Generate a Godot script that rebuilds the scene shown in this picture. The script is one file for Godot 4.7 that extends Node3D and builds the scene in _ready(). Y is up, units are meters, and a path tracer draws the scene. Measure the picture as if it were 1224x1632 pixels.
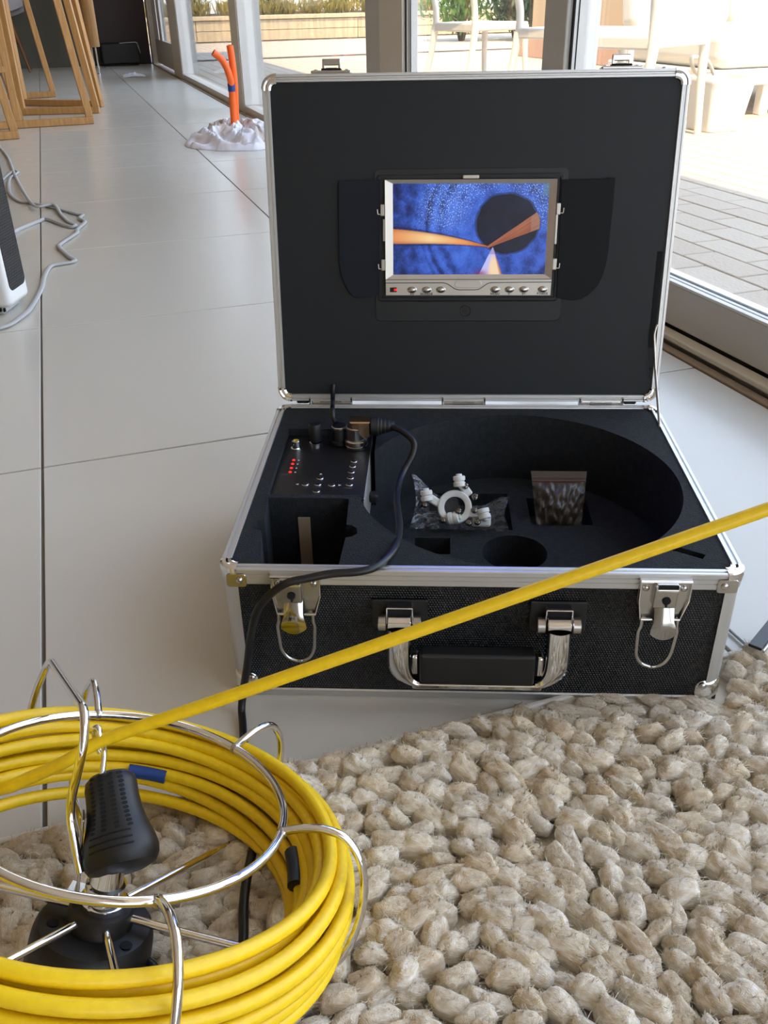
extends Node3D
# A pipe-inspection camera kit standing on a tiled floor beside glass doors.
# World axes: x to the right along the case, y up, z towards the viewer; the case stands at the origin.
# The room is turned against the case: room(u, y, v) with u towards the glass wall and v down the long room.

const EC := Vector3(0.93180, 0.0, -0.36297)
const EL := Vector3(-0.36297, 0.0, -0.93180)
const ROOM_TURN := 0.37145

var rng := RandomNumberGenerator.new()
var taken := {}
var M := {}


class Shape:
	var v := PackedVector3Array()
	var n := PackedVector3Array()
	var uv := PackedVector2Array()
	var col := PackedColorArray()
	var idx := PackedInt32Array()
	var xf := Transform3D()
	var tint := Color.WHITE
	var tinted := false

	func put(p: Vector3, nn: Vector3, t: Vector2 = Vector2.ZERO) -> int:
		v.append(xf * p)
		n.append((xf.basis * nn).normalized())
		uv.append(t)
		col.append(tint)
		return v.size() - 1

	func tri(a: int, b: int, c: int) -> void:
		var g := (v[a] - v[c]).cross(v[a] - v[b])
		if g.dot(n[a] + n[b] + n[c]) < 0.0:
			idx.append_array([a, c, b])
		else:
			idx.append_array([a, b, c])

	func quad(a: int, b: int, c: int, d: int) -> void:
		tri(a, b, c)
		tri(a, c, d)

	func face(a: Vector3, b: Vector3, c: Vector3, d: Vector3, nn: Vector3) -> void:
		quad(put(a, nn, Vector2(0, 0)), put(b, nn, Vector2(1, 0)), put(c, nn, Vector2(1, 1)), put(d, nn, Vector2(0, 1)))

	func mesh() -> ArrayMesh:
		var a := []
		a.resize(Mesh.ARRAY_MAX)
		a[Mesh.ARRAY_VERTEX] = v
		a[Mesh.ARRAY_NORMAL] = n
		a[Mesh.ARRAY_TEX_UV] = uv
		if tinted:
			a[Mesh.ARRAY_COLOR] = col
		a[Mesh.ARRAY_INDEX] = idx
		var m := ArrayMesh.new()
		m.add_surface_from_arrays(Mesh.PRIMITIVE_TRIANGLES, a)
		return m

	# box with rounded edges, centred on c
	func rbox(c: Vector3, size: Vector3, r: float, seg: int = 2) -> void:
		var h := size / 2.0
		r = minf(r, minf(h.x, minf(h.y, h.z)) * 0.999)
		var ks := []
		for s in [-1.0, 1.0]:
			for k in range(seg + 1):
				ks.append(Vector2(s, (float(k) / seg - (1.0 if s < 0 else 0.0))))
		for ax in 3:
			for sg in [-1.0, 1.0]:
				var base := v.size()
				var m := ks.size()
				for i in m:
					for j in m:
						var inner := Vector3()
						var off := Vector3()
						inner[ax] = sg * (h[ax] - r)
						off[ax] = sg * r
						var b := (ax + 1) % 3
						var d := (ax + 2) % 3
						inner[b] = ks[i].x * (h[b] - r)
						off[b] = tan(ks[i].y * PI / 4.0) * r
						inner[d] = ks[j].x * (h[d] - r)
						off[d] = tan(ks[j].y * PI / 4.0) * r
						var nn := off.normalized()
						put(c + inner + nn * r, nn, Vector2(inner[b], inner[d]))
				for i in m - 1:
					for j in m - 1:
						quad(base + i * m + j, base + (i + 1) * m + j, base + (i + 1) * m + j + 1, base + i * m + j + 1)

	# oriented bar from a to b, w wide, t thick
	func bar(a: Vector3, b: Vector3, w: float, t: float, side: Vector3, r: float = 0.002) -> void:
		var y := (b - a).normalized()
		var x := (side - y * side.dot(y)).normalized()
		var keep := xf
		xf = xf * Transform3D(Basis(x, y, x.cross(y)), (a + b) / 2.0)
		rbox(Vector3.ZERO, Vector3(w, (b - a).length(), t), r, 1)
		xf = keep

	func tube(pts: PackedVector3Array, radii: Variant, sides: int = 12, closed: bool = false, flat: float = 1.0) -> void:
		var m := pts.size()
		var t0 := (pts[1] - pts[0]).normalized()
		var u := t0.cross(Vector3.UP if absf(t0.y) < 0.9 else Vector3.RIGHT).normalized()
		var base := v.size()
		var along := 0.0
		for i in m:
			var t: Vector3
			if closed:
				t = (pts[(i + 1) % m] - pts[(i + m - 1) % m]).normalized()
			else:
				t = (pts[mini(i + 1, m - 1)] - pts[maxi(i - 1, 0)]).normalized()
			u = (u - t * u.dot(t)).normalized()
			var w := t.cross(u)
			var r: float = radii if radii is float else radii[i]
			if i > 0:
				along += pts[i].distance_to(pts[i - 1])
			for k in sides + 1:
				var a := TAU * k / sides
				var nn := u * cos(a) + w * sin(a) * flat
				put(pts[i] + nn * r, u * cos(a) + w * sin(a) / flat, Vector2(float(k) / sides, along))
		var rows := m if closed else m - 1
		for i in rows:
			for k in sides:
				var a := base + i * (sides + 1) + k
				var b := base + ((i + 1) % m) * (sides + 1) + k
				quad(a, a + 1, b + 1, b)
		if not closed:
			for e in [0, m - 1]:
				var t := (pts[0] - pts[1] if e == 0 else pts[m - 1] - pts[m - 2]).normalized()
				var c := put(pts[e], t)
				var ring := []
				for k in sides:
					ring.append(raw(v[base + e * (sides + 1) + k], n[c]))
				for k in sides:
					tri(c, ring[k], ring[(k + 1) % sides])

	func raw(p: Vector3, nn: Vector3) -> int:
		v.append(p)
		n.append(nn)
		uv.append(Vector2.ZERO)
		col.append(tint)
		return v.size() - 1

	# profile of (radius, height) turned about the y axis; corners sharper than 30 degrees stay hard
	func lathe(prof: Array, seg: int = 32, from: float = 0.0, to: float = TAU, scale_z: float = 1.0) -> void:
		var m := prof.size()
		var ns := []
		for i in m - 1:
			var d: Vector2 = prof[i + 1] - prof[i]
			ns.append(Vector2(d.y, -d.x).normalized())
		for i in m - 1:
			if (prof[i + 1] - prof[i]).length() < 1e-7:
				continue
			var na: Vector2 = ns[i]
			var nb: Vector2 = ns[i]
			if i > 0 and ns[i - 1].dot(ns[i]) > 0.8:
				na = (ns[i - 1] + ns[i]).normalized()
			if i < m - 2 and ns[i + 1].dot(ns[i]) > 0.8:
				nb = (ns[i + 1] + ns[i]).normalized()
			var base := v.size()
			for k in seg + 1:
				var a := from + (to - from) * k / seg
				var dir := Vector3(cos(a), 0, sin(a) * scale_z)
				var dn := Vector3(cos(a), 0, sin(a) / scale_z).normalized()
				put(dir * prof[i].x + Vector3.UP * prof[i].y, dn * na.x + Vector3.UP * na.y, Vector2(float(k) / seg, float(i) / m))
				put(dir * prof[i + 1].x + Vector3.UP * prof[i + 1].y, dn * nb.x + Vector3.UP * nb.y, Vector2(float(k) / seg, float(i + 1) / m))
			for k in seg:
				quad(base + 2 * k, base + 2 * k + 1, base + 2 * k + 3, base + 2 * k + 2)

	# flat shape in xy, from z = 0 to z = depth, edges eased by bevel
	func plate(poly: PackedVector2Array, depth: float, bevel: float = 0.0) -> void:
		if Geometry2D.is_polygon_clockwise(poly):
			poly.reverse()
		var m := poly.size()
		var en := []
		for i in m:
			var d := (poly[(i + 1) % m] - poly[i]).normalized()
			en.append(Vector2(d.y, -d.x))
		var inset := PackedVector2Array()
		for i in m:
			var w: Vector2 = en[i] + en[(i + m - 1) % m]
			inset.append(poly[i] - w / maxf(0.5, (1.0 + en[i].dot(en[(i + m - 1) % m]))) * bevel)
		var tris := Geometry2D.triangulate_polygon(inset)
		for top in [true, false]:
			var base := v.size()
			var shape := inset if top else poly
			for q in shape:
				put(Vector3(q.x, q.y, depth if top else 0.0), Vector3(0, 0, 1 if top else -1), q)
			var k := 0
			while k + 2 < tris.size():
				tri(base + tris[k], base + tris[k + 1], base + tris[k + 2])
				k += 3
		for i in m:
			var j := (i + 1) % m
			var na: Vector2 = en[i]
			var nb: Vector2 = en[i]
			if en[i].dot(en[(i + m - 1) % m]) > 0.8:
				na = (en[i] + en[(i + m - 1) % m]).normalized()
			if en[i].dot(en[j]) > 0.8:
				nb = (en[i] + en[j]).normalized()
			var z1 := depth - bevel
			var wa := Vector3(na.x, na.y, 0)
			var wb := Vector3(nb.x, nb.y, 0)
			quad(put(Vector3(poly[i].x, poly[i].y, 0), wa), put(Vector3(poly[j].x, poly[j].y, 0), wb), put(Vector3(poly[j].x, poly[j].y, z1), wb), put(Vector3(poly[i].x, poly[i].y, z1), wa))
			if bevel > 0.0:
				var ca := (wa + Vector3.BACK).normalized()
				var cb := (wb + Vector3.BACK).normalized()
				quad(put(Vector3(poly[i].x, poly[i].y, z1), ca), put(Vector3(poly[j].x, poly[j].y, z1), cb), put(Vector3(inset[j].x, inset[j].y, depth), cb), put(Vector3(inset[i].x, inset[i].y, depth), ca))

	# profile (outward, z) swept round a path of points and outward directions in the xy plane
	func frame(path: Array, prof: Array, closed: bool = true) -> void:
		var m := path.size()
		var q := prof.size()
		for s in q - 1:
			var d: Vector2 = prof[s + 1] - prof[s]
			var nn := Vector2(d.y, -d.x).normalized()
			var base := v.size()
			for i in m:
				var p: Vector2 = path[i][0]
				var o: Vector2 = path[i][1]
				for e in [prof[s], prof[s + 1]]:
					put(Vector3(p.x + o.x * e.x, p.y + o.y * e.x, e.y), Vector3(o.x * nn.x, o.y * nn.x, nn.y))
			for i in (m if closed else m - 1):
				var a := base + 2 * i
				var b := base + 2 * ((i + 1) % m)
				quad(a, a + 1, b + 1, b)

	# rows of points joined into a smooth sheet
	func sheet(rows: Array, up: Vector3, wrap: bool = false) -> void:
		var r := rows.size()
		var c: int = rows[0].size()
		var base := v.size()
		for i in r:
			for j in c:
				var du: Vector3 = rows[mini(i + 1, r - 1)][j] - rows[maxi(i - 1, 0)][j]
				var dv: Vector3 = rows[i][(j + 1) % c if wrap else mini(j + 1, c - 1)] - rows[i][(j + c - 1) % c if wrap else maxi(j - 1, 0)]
				var nn := du.cross(dv).normalized()
				if nn == Vector3.ZERO:
					nn = up
				if up != Vector3.ZERO and nn.dot(up) < 0.0:
					nn = -nn
				put(rows[i][j], nn, Vector2(float(i) / r, float(j) / c))
		for i in r - 1:
			for j in (c if wrap else c - 1):
				var k := (j + 1) % c
				quad(base + i * c + j, base + i * c + k, base + (i + 1) * c + k, base + (i + 1) * c + j)

	# closed lump round the origin of this shape: radius given for each direction
	func lump(radius: Callable, rings: int = 12, segs: int = 18) -> void:
		var base := v.size()
		var pts := []
		for i in rings + 1:
			for j in segs + 1:
				var th := PI * i / rings
				var ph := TAU * (j % segs) / segs
				var d := Vector3(sin(th) * cos(ph), cos(th), sin(th) * sin(ph))
				pts.append(radius.call(d))
		var w := segs + 1
		for i in rings + 1:
			for j in w:
				var jl := (j + segs - 1) % segs
				var jr := (j + 1) % segs
				var du: Vector3 = pts[mini(i + 1, rings) * w + j] - pts[maxi(i - 1, 0) * w + j]
				var dv: Vector3 = pts[i * w + jr] - pts[i * w + jl]
				var nn := dv.cross(du)
				if i == 0:
					nn = Vector3.UP
				elif i == rings:
					nn = Vector3.DOWN
				elif nn.dot(pts[i * w + j]) < 0.0:
					nn = -nn
				put(pts[i * w + j], nn.normalized(), Vector2(float(j) / segs, float(i) / rings))
		for i in rings:
			for j in segs:
				var a := base + i * w + j
				quad(a, a + 1, a + w + 1, a + w)


func room(u: float, y: float, v: float) -> Vector3:
	return EC * u + EL * v + Vector3.UP * y


func spline(pts: Array, per: int = 8, closed: bool = false) -> PackedVector3Array:
	var out := PackedVector3Array()
	var m := pts.size()
	for i in (m if closed else m - 1):
		var a: Vector3 = pts[(i + m - 1) % m] if closed else pts[maxi(i - 1, 0)]
		var b: Vector3 = pts[i]
		var c: Vector3 = pts[(i + 1) % m]
		var d: Vector3 = pts[(i + 2) % m] if closed else pts[mini(i + 2, m - 1)]
		for k in per:
			out.append(b.cubic_interpolate(c, a, d, float(k) / per))
	if not closed:
		out.append(pts[m - 1])
	return out


# straight runs joined by round bends
func bent(pts: Array, r: float, per: int = 5) -> PackedVector3Array:
	var out := PackedVector3Array([pts[0]])
	for i in range(1, pts.size() - 1):
		var a: Vector3 = (pts[i - 1] - pts[i])
		var b: Vector3 = (pts[i + 1] - pts[i])
		var c := minf(r, minf(a.length(), b.length()) * 0.45)
		var p: Vector3 = pts[i] + a.normalized() * c
		var q: Vector3 = pts[i] + b.normalized() * c
		for k in per + 1:
			var t := float(k) / per
			out.append(p.lerp(pts[i], t).lerp(pts[i].lerp(q, t), t))
	out.append(pts[pts.size() - 1])
	return out


func rounded(w: float, h: float, r: float, seg: int = 6, at: Vector2 = Vector2.ZERO) -> PackedVector2Array:
	var out := PackedVector2Array()
	for c in [[1, 1, 0.0], [-1, 1, PI / 2], [-1, -1, PI], [1, -1, PI * 1.5]]:
		for k in seg + 1:
			var a: float = c[2] + PI / 2 * k / seg
			out.append(at + Vector2(c[0] * (w / 2 - r) + cos(a) * r, c[1] * (h / 2 - r) + sin(a) * r))
	return out


# path of [point, outward] round a rounded rectangle; only = index of one corner, or -1 for the whole
func ring_path(w: float, h: float, r: float, at: Vector2 = Vector2.ZERO, only: int = -1, run: float = 0.0, seg: int = 6) -> Array:
	var out := []
	var cs := [[1, 1, 0.0], [-1, 1, PI / 2], [-1, -1, PI], [1, -1, PI * 1.5]]
	for i in 4:
		if only >= 0 and i != only:
			continue
		var c: Array = cs[i]
		var mid := at + Vector2(c[0] * (w / 2 - r), c[1] * (h / 2 - r))
		var a0: float = c[2]
		if run > 0.0:
			var t := Vector2(cos(a0), sin(a0))
			out.append([mid + t * r - Vector2(-t.y, t.x) * run, t])
		for k in seg + 1:
			var t := Vector2.from_angle(a0 + PI / 2 * k / seg)
			out.append([mid + t * r, t])
		if run > 0.0:
			var t := Vector2.from_angle(a0 + PI / 2)
			out.append([mid + t * r + Vector2(-t.y, t.x) * run, t])
	return out


func numbered(called: String, parent: Node) -> String:
	var key := str(parent.get_instance_id()) + called
	var k: int = taken.get(key, 0)
	taken[key] = k + 1
	return called if k == 0 else "%s_%03d" % [called, k]


func obj(called: String, m: Mesh, material: Material, parent: Node = self, xf: Transform3D = Transform3D()) -> MeshInstance3D:
	var o := MeshInstance3D.new()
	o.name = numbered(called, parent)
	o.mesh = m
	o.material_override = material
	o.transform = xf
	parent.add_child(o, true)
	return o


func part(called: String, s: Shape, material: Material, parent: Node = self) -> MeshInstance3D:
	return obj(called, s.mesh(), material, parent)


func holder(called: String, parent: Node, xf: Transform3D = Transform3D()) -> Node3D:
	var o := Node3D.new()
	o.name = numbered(called, parent)
	o.transform = xf
	parent.add_child(o, true)
	return o


func tag(o: Node, label: String, category: String, group: String = "", kind: String = "") -> Node:
	if label:
		o.set_meta("label", label)
	if category:
		o.set_meta("category", category)
	if group:
		o.set_meta("group", group)
	if kind:
		o.set_meta("kind", kind)
	return o


func structure(o: Node, label: String, category: String) -> Node:
	return tag(o, label, category, "", "structure")


func mat(c: Color, rough: float = 0.6, metal: float = 0.0, spec: float = 0.5) -> StandardMaterial3D:
	var m := StandardMaterial3D.new()
	m.albedo_color = c
	m.roughness = rough
	m.metallic = metal
	m.metallic_specular = spec
	return m


func noise_tex(freq: float, seed_: int, lo: Color, hi: Color, size: int = 256, octaves: int = 4, as_normal: bool = false, bump: float = 4.0, kind: int = FastNoiseLite.TYPE_SIMPLEX_SMOOTH) -> NoiseTexture2D:
	var f := FastNoiseLite.new()
	f.seed = seed_
	f.frequency = freq
	f.fractal_octaves = octaves
	f.noise_type = kind
	var t := NoiseTexture2D.new()
	t.width = size
	t.height = size
	t.seamless = true
	t.noise = f
	if as_normal:
		t.as_normal_map = true
		t.bump_strength = bump
	else:
		var g := Gradient.new()
		g.set_color(0, lo)
		g.set_color(1, hi)
		t.color_ramp = g
	return t


func triplanar(m: StandardMaterial3D, s: float) -> StandardMaterial3D:
	m.uv1_triplanar = true
	m.uv1_scale = Vector3.ONE * s
	return m


func stage() -> void:
	var cam := Camera3D.new()
	cam.name = "camera"
	cam.fov = 59.77
	cam.near = 0.02
	cam.far = 120.0
	cam.position = Vector3(-0.04102, 0.53457, 0.59435)
	cam.rotation = Vector3(-0.52659, 0.05737, -0.01995)
	add_child(cam)
	cam.current = true
	var sky := ProceduralSkyMaterial.new()
	sky.sky_top_color = Color(0.60, 0.68, 0.80)
	sky.sky_horizon_color = Color(0.92, 0.93, 0.93)
	sky.sky_curve = 0.18
	sky.ground_bottom_color = Color(0.45, 0.42, 0.38)
	sky.ground_horizon_color = Color(0.70, 0.70, 0.68)
	sky.sky_energy_multiplier = 1.0
	var s := Sky.new()
	s.sky_material = sky
	var e := Environment.new()
	e.background_mode = Environment.BG_SKY
	e.sky = s
	e.background_energy_multiplier = 2.6
	e.tonemap_mode = Environment.TONE_MAPPER_LINEAR
	e.tonemap_exposure = 2.65
	e.sdfgi_enabled = true
	e.ssao_enabled = true
	e.ssil_enabled = true
	var w := WorldEnvironment.new()
	w.name = "environment"
	w.environment = e
	add_child(w)
	var sun := DirectionalLight3D.new()
	sun.name = "sun"
	sun.light_color = Color(1.0, 0.88, 0.68)
	sun.light_energy = 1.35
	sun.light_angular_distance = 0.6
	sun.shadow_enabled = true
	sun.basis = Basis.looking_at(EC * 0.10 + EL * 0.5 + Vector3.DOWN, Vector3.FORWARD)
	add_child(sun)


func materials() -> void:
	M.tile = mat(Color(0.80, 0.78, 0.73), 0.26, 0.0, 0.5)
	M.tile.roughness_texture = noise_tex(0.02, 3, Color(0.85, 0.85, 0.85), Color(1, 1, 1), 256)
	triplanar(M.tile, 2.0)
	M.tile_warm = mat(Color(0.795, 0.775, 0.724), 0.27, 0.0, 0.5)
	M.grout = mat(Color(0.45, 0.42, 0.38), 0.9)
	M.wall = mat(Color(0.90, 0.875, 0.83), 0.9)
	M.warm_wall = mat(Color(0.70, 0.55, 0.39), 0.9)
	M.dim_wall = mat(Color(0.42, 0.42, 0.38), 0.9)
	M.frame_white = mat(Color(0.86, 0.86, 0.84), 0.45)
	M.frame_grey = mat(Color(0.74, 0.73, 0.70), 0.5)
	M.sill = mat(Color(0.84, 0.81, 0.75), 0.6)
	M.track = mat(Color(0.55, 0.47, 0.37), 0.7)
	M.gasket = mat(Color(0.05, 0.05, 0.055), 0.7)
	M.dark_door = mat(Color(0.17, 0.10, 0.09), 0.5)
	M.glass = mat(Color(0.95, 1.0, 0.98, 0.06), 0.02)
	M.glass.transparency = BaseMaterial3D.TRANSPARENCY_ALPHA
	M.pavers = []
	for c in [Color(0.695, 0.635, 0.56), Color(0.71, 0.655, 0.58), Color(0.68, 0.615, 0.54)]:
		var m := mat(c, 0.85)
		m.heightmap_enabled = true
		m.heightmap_scale = 0.12
		m.heightmap_texture = noise_tex(0.08, 12, Color.BLACK, Color.WHITE, 128)
		M.pavers.append(triplanar(m, 9.0))
	M.mortar = mat(Color(0.56, 0.50, 0.46), 0.95)
	M.wood = mat(Color(0.79, 0.60, 0.36), 0.5)
	var grain := FastNoiseLite.new()
	grain.seed = 5
	grain.frequency = 0.02
	var gi := Image.create(128, 128, false, Image.FORMAT_RGB8)
	for x in 128:
		for y in 128:
			var g := grain.get_noise_2d(x * 5.0, y * 0.35) * 0.12 + grain.get_noise_2d(x * 17.0, y * 1.2 + 90.0) * 0.06 + 0.92
			gi.set_pixel(x, y, Color(g, g * 0.985, g * 0.96))
	M.grain = ImageTexture.create_from_image(gi)
	M.wood.albedo_texture = M.grain
	triplanar(M.wood, 6.0)
	M.chrome = mat(Color(0.90, 0.90, 0.90), 0.07, 1.0)
	M.dull_chrome = mat(Color(0.62, 0.61, 0.59), 0.12, 1.0)
	M.steel = mat(Color(0.74, 0.73, 0.71), 0.24, 1.0)
	M.alu = mat(Color(0.80, 0.80, 0.79), 0.42, 0.85)
	M.black_plastic = mat(Color(0.036, 0.037, 0.040), 0.5)
	M.rubber = mat(Color(0.035, 0.036, 0.038), 0.55)
	M.hole = mat(Color(0.012, 0.012, 0.012), 0.9)
	M.foam = mat(Color(0.160, 0.172, 0.176), 0.9, 0.0, 0.35)
	M.foam.heightmap_enabled = true
	M.foam.heightmap_scale = 0.05
	M.foam.heightmap_texture = noise_tex(0.12, 21, Color.BLACK, Color.WHITE, 256)
	M.foam.albedo_texture = noise_tex(0.03, 22, Color(0.78, 0.78, 0.80), Color(1, 1, 1), 256)
	triplanar(M.foam, 14.0)
	M.lining = mat(Color(0.044, 0.072, 0.090), 0.55, 0.0, 0.45)
	# embossed vinyl: rows of small pyramids
	var vi := Image.create(64, 64, false, Image.FORMAT_L8)
	for x in 64:
		for y in 64:
			var px := fmod(x / 32.0 + (0.5 if y >= 32 else 0.0), 1.0)
			var py := fmod(y / 32.0, 1.0)
			var d := absf(px - 0.5) + absf(py - 0.5)
			vi.set_pixel(x, y, Color.WHITE * clampf(1.15 - d * 2.2, 0.0, 1.0))
	M.vinyl = mat(Color(0.034, 0.034, 0.036), 0.36, 0.0, 0.50)
	M.vinyl.heightmap_enabled = true
	M.vinyl.heightmap_scale = 0.11
	M.vinyl.heightmap_texture = ImageTexture.create_from_image(vi)
	triplanar(M.vinyl, 1.0 / 0.0046)
	M.yellow = mat(Color(0.96, 0.80, 0.06), 0.42, 0.0, 0.5)
	M.yellow.albedo_texture = noise_tex(0.05, 31, Color(0.93, 0.92, 0.9), Color(1, 1, 1), 128)
	triplanar(M.yellow, 20.0)
	M.blue_tape = mat(Color(0.07, 0.24, 0.50), 0.5)
	M.dark_tape = mat(Color(0.10, 0.13, 0.17), 0.5)
	M.cable = mat(Color(0.03, 0.03, 0.032), 0.42)
	M.silver = mat(Color(0.76, 0.74, 0.70), 0.36, 0.55)
	M.white_plastic = mat(Color(0.90, 0.90, 0.88), 0.4)
	M.chair_plastic = mat(Color(0.86, 0.85, 0.82), 0.45)
	M.nylon = mat(Color(0.90, 0.89, 0.86), 0.5)
	M.nylon.subsurf_scatter_enabled = true
	M.nylon.subsurf_scatter_strength = 0.15
	M.bag = mat(Color(0.92, 0.94, 0.97, 0.07), 0.1)
	M.bag.transparency = BaseMaterial3D.TRANSPARENCY_ALPHA
	M.orange = mat(Color(0.98, 0.42, 0.13), 0.45)
	M.grey_cord = mat(Color(0.68, 0.68, 0.67), 0.5)
	M.beige_tape = mat(Color(0.60, 0.54, 0.45), 0.6)
	M.print = mat(Color(0.55, 0.56, 0.56), 0.7)


func setting() -> void:
	var turn := Basis(Vector3.UP, ROOM_TURN)
	# floor: grout bed with every tile on it
	var floor_ := holder("floor", self, Transform3D(turn, Vector3.ZERO))
	structure(floor_, "pale grey-beige large format floor tiles with thin dark joints", "floor")
	var bed := BoxMesh.new()
	bed.size = Vector3(5.95, 0.2, 13.6)
	obj("grout_bed", bed, M.grout, floor_, Transform3D(Basis(), Vector3(-2.32, -0.1035, -2.6)))
	var whole := tile_mesh(0.6045)
	var cut := tile_mesh(0.401)
	var long_tile := tile_mesh(0.6045, 1.2187)
	var long_cut := tile_mesh(0.401, 1.2187)
	for i in range(-8, 2):
		for j in range(-8, 15):
			var u0 := 0.25 + 0.608 * i
			var v0 := -0.007 + 0.6112 * j
			var last := i == 0
			if i == 1 or j == 0:
				continue
			var w := 0.401 if last else 0.6045
			if j == -1:
				obj("tile", long_cut if last else long_tile, M.tile, floor_, Transform3D(Basis(), Vector3(u0 + 0.002 + w / 2.0, 0, -(v0 + 0.6112))))
				continue
			obj("tile", cut if last else whole, M.tile if (i * 7 + j * 3) % 3 else M.tile_warm, floor_, Transform3D(Basis(), Vector3(u0 + 0.002 + w / 2.0, 0, -(v0 + 0.3056))))
	# closed shell of walls and ceiling with thickness
	wall_box("ceiling", "plain white ceiling over the long room", "ceiling", Vector3(-5.25, 2.70, -4.4), Vector3(0.70, 2.85, 9.4), M.wall)
	wall_box("trim_1", "deep white roof eave outside the glass doors", "eave", Vector3(0.70, 2.62, -4.4), Vector3(1.38, 2.77, 9.4), M.wall)
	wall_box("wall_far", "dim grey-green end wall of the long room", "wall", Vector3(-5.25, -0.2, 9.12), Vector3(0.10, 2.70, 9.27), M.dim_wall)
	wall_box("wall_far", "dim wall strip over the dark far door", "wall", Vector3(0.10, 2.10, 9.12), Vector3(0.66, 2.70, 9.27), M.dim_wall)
	wall_box("wall_left", "warm beige wall along the left of the long room", "wall", Vector3(-5.25, -0.2, -4.4), Vector3(-5.10, 2.70, 9.12), M.warm_wall)
	wall_box("wall_back", "white wall behind the viewer, left end", "wall", Vector3(-5.25, -0.2, -4.4), Vector3(-0.8, 2.70, -4.25), M.wall)
	wall_box("wall_back", "white wall over the garden doors behind the viewer", "wall", Vector3(-0.8, 2.4, -4.4), Vector3(0.70, 2.70, -4.25), M.wall)
	glass_wall(turn)
	# far door
	var door := holder("door_1", self, Transform3D(turn, room(0.38, 0.0, 9.15)))
	structure(door, "dark brown door at the far end of the room", "door")
	var s := Shape.new()
	s.rbox(Vector3(0, 1.05, 0), Vector3(0.555, 2.1, 0.05), 0.004)
	part("door_leaf", s, M.dark_door, door)
	s = Shape.new()
	s.rbox(Vector3(-0.20, 1.0, 0.045), Vector3(0.10, 0.02, 0.02), 0.006)
	part("door_handle", s, M.steel, door)
	outside(turn)


func tile_mesh(w: float, l: float = 0.6075) -> ArrayMesh:
	var s := Shape.new()
	s.rbox(Vector3(0, -0.006, 0), Vector3(w, 0.012, l), 0.0012, 1)
	return s.mesh()


func wall_box(called: String, label: String, category: String, a: Vector3, b: Vector3, m: Material) -> void:
	var s := Shape.new()
	var size := (b - a).abs()
	s.rbox(Vector3.ZERO, size, 0.002, 1)
	var c := (a + b) / 2.0
	var o := obj(called, s.mesh(), m, self, Transform3D(Basis(Vector3.UP, ROOM_TURN), room(c.x, c.y, c.z)))
	structure(o, label, category)


# a box given in room coordinates, added to a shape whose node is turned with the room
func rb(s: Shape, u0: float, u1: float, y0: float, y1: float, v0: float, v1: float, r: float = 0.003) -> void:
	s.rbox(Vector3((u0 + u1) / 2.0, (y0 + y1) / 2.0, -(v0 + v1) / 2.0), Vector3(u1 - u0, y1 - y0, v1 - v0), r, 1)


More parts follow.
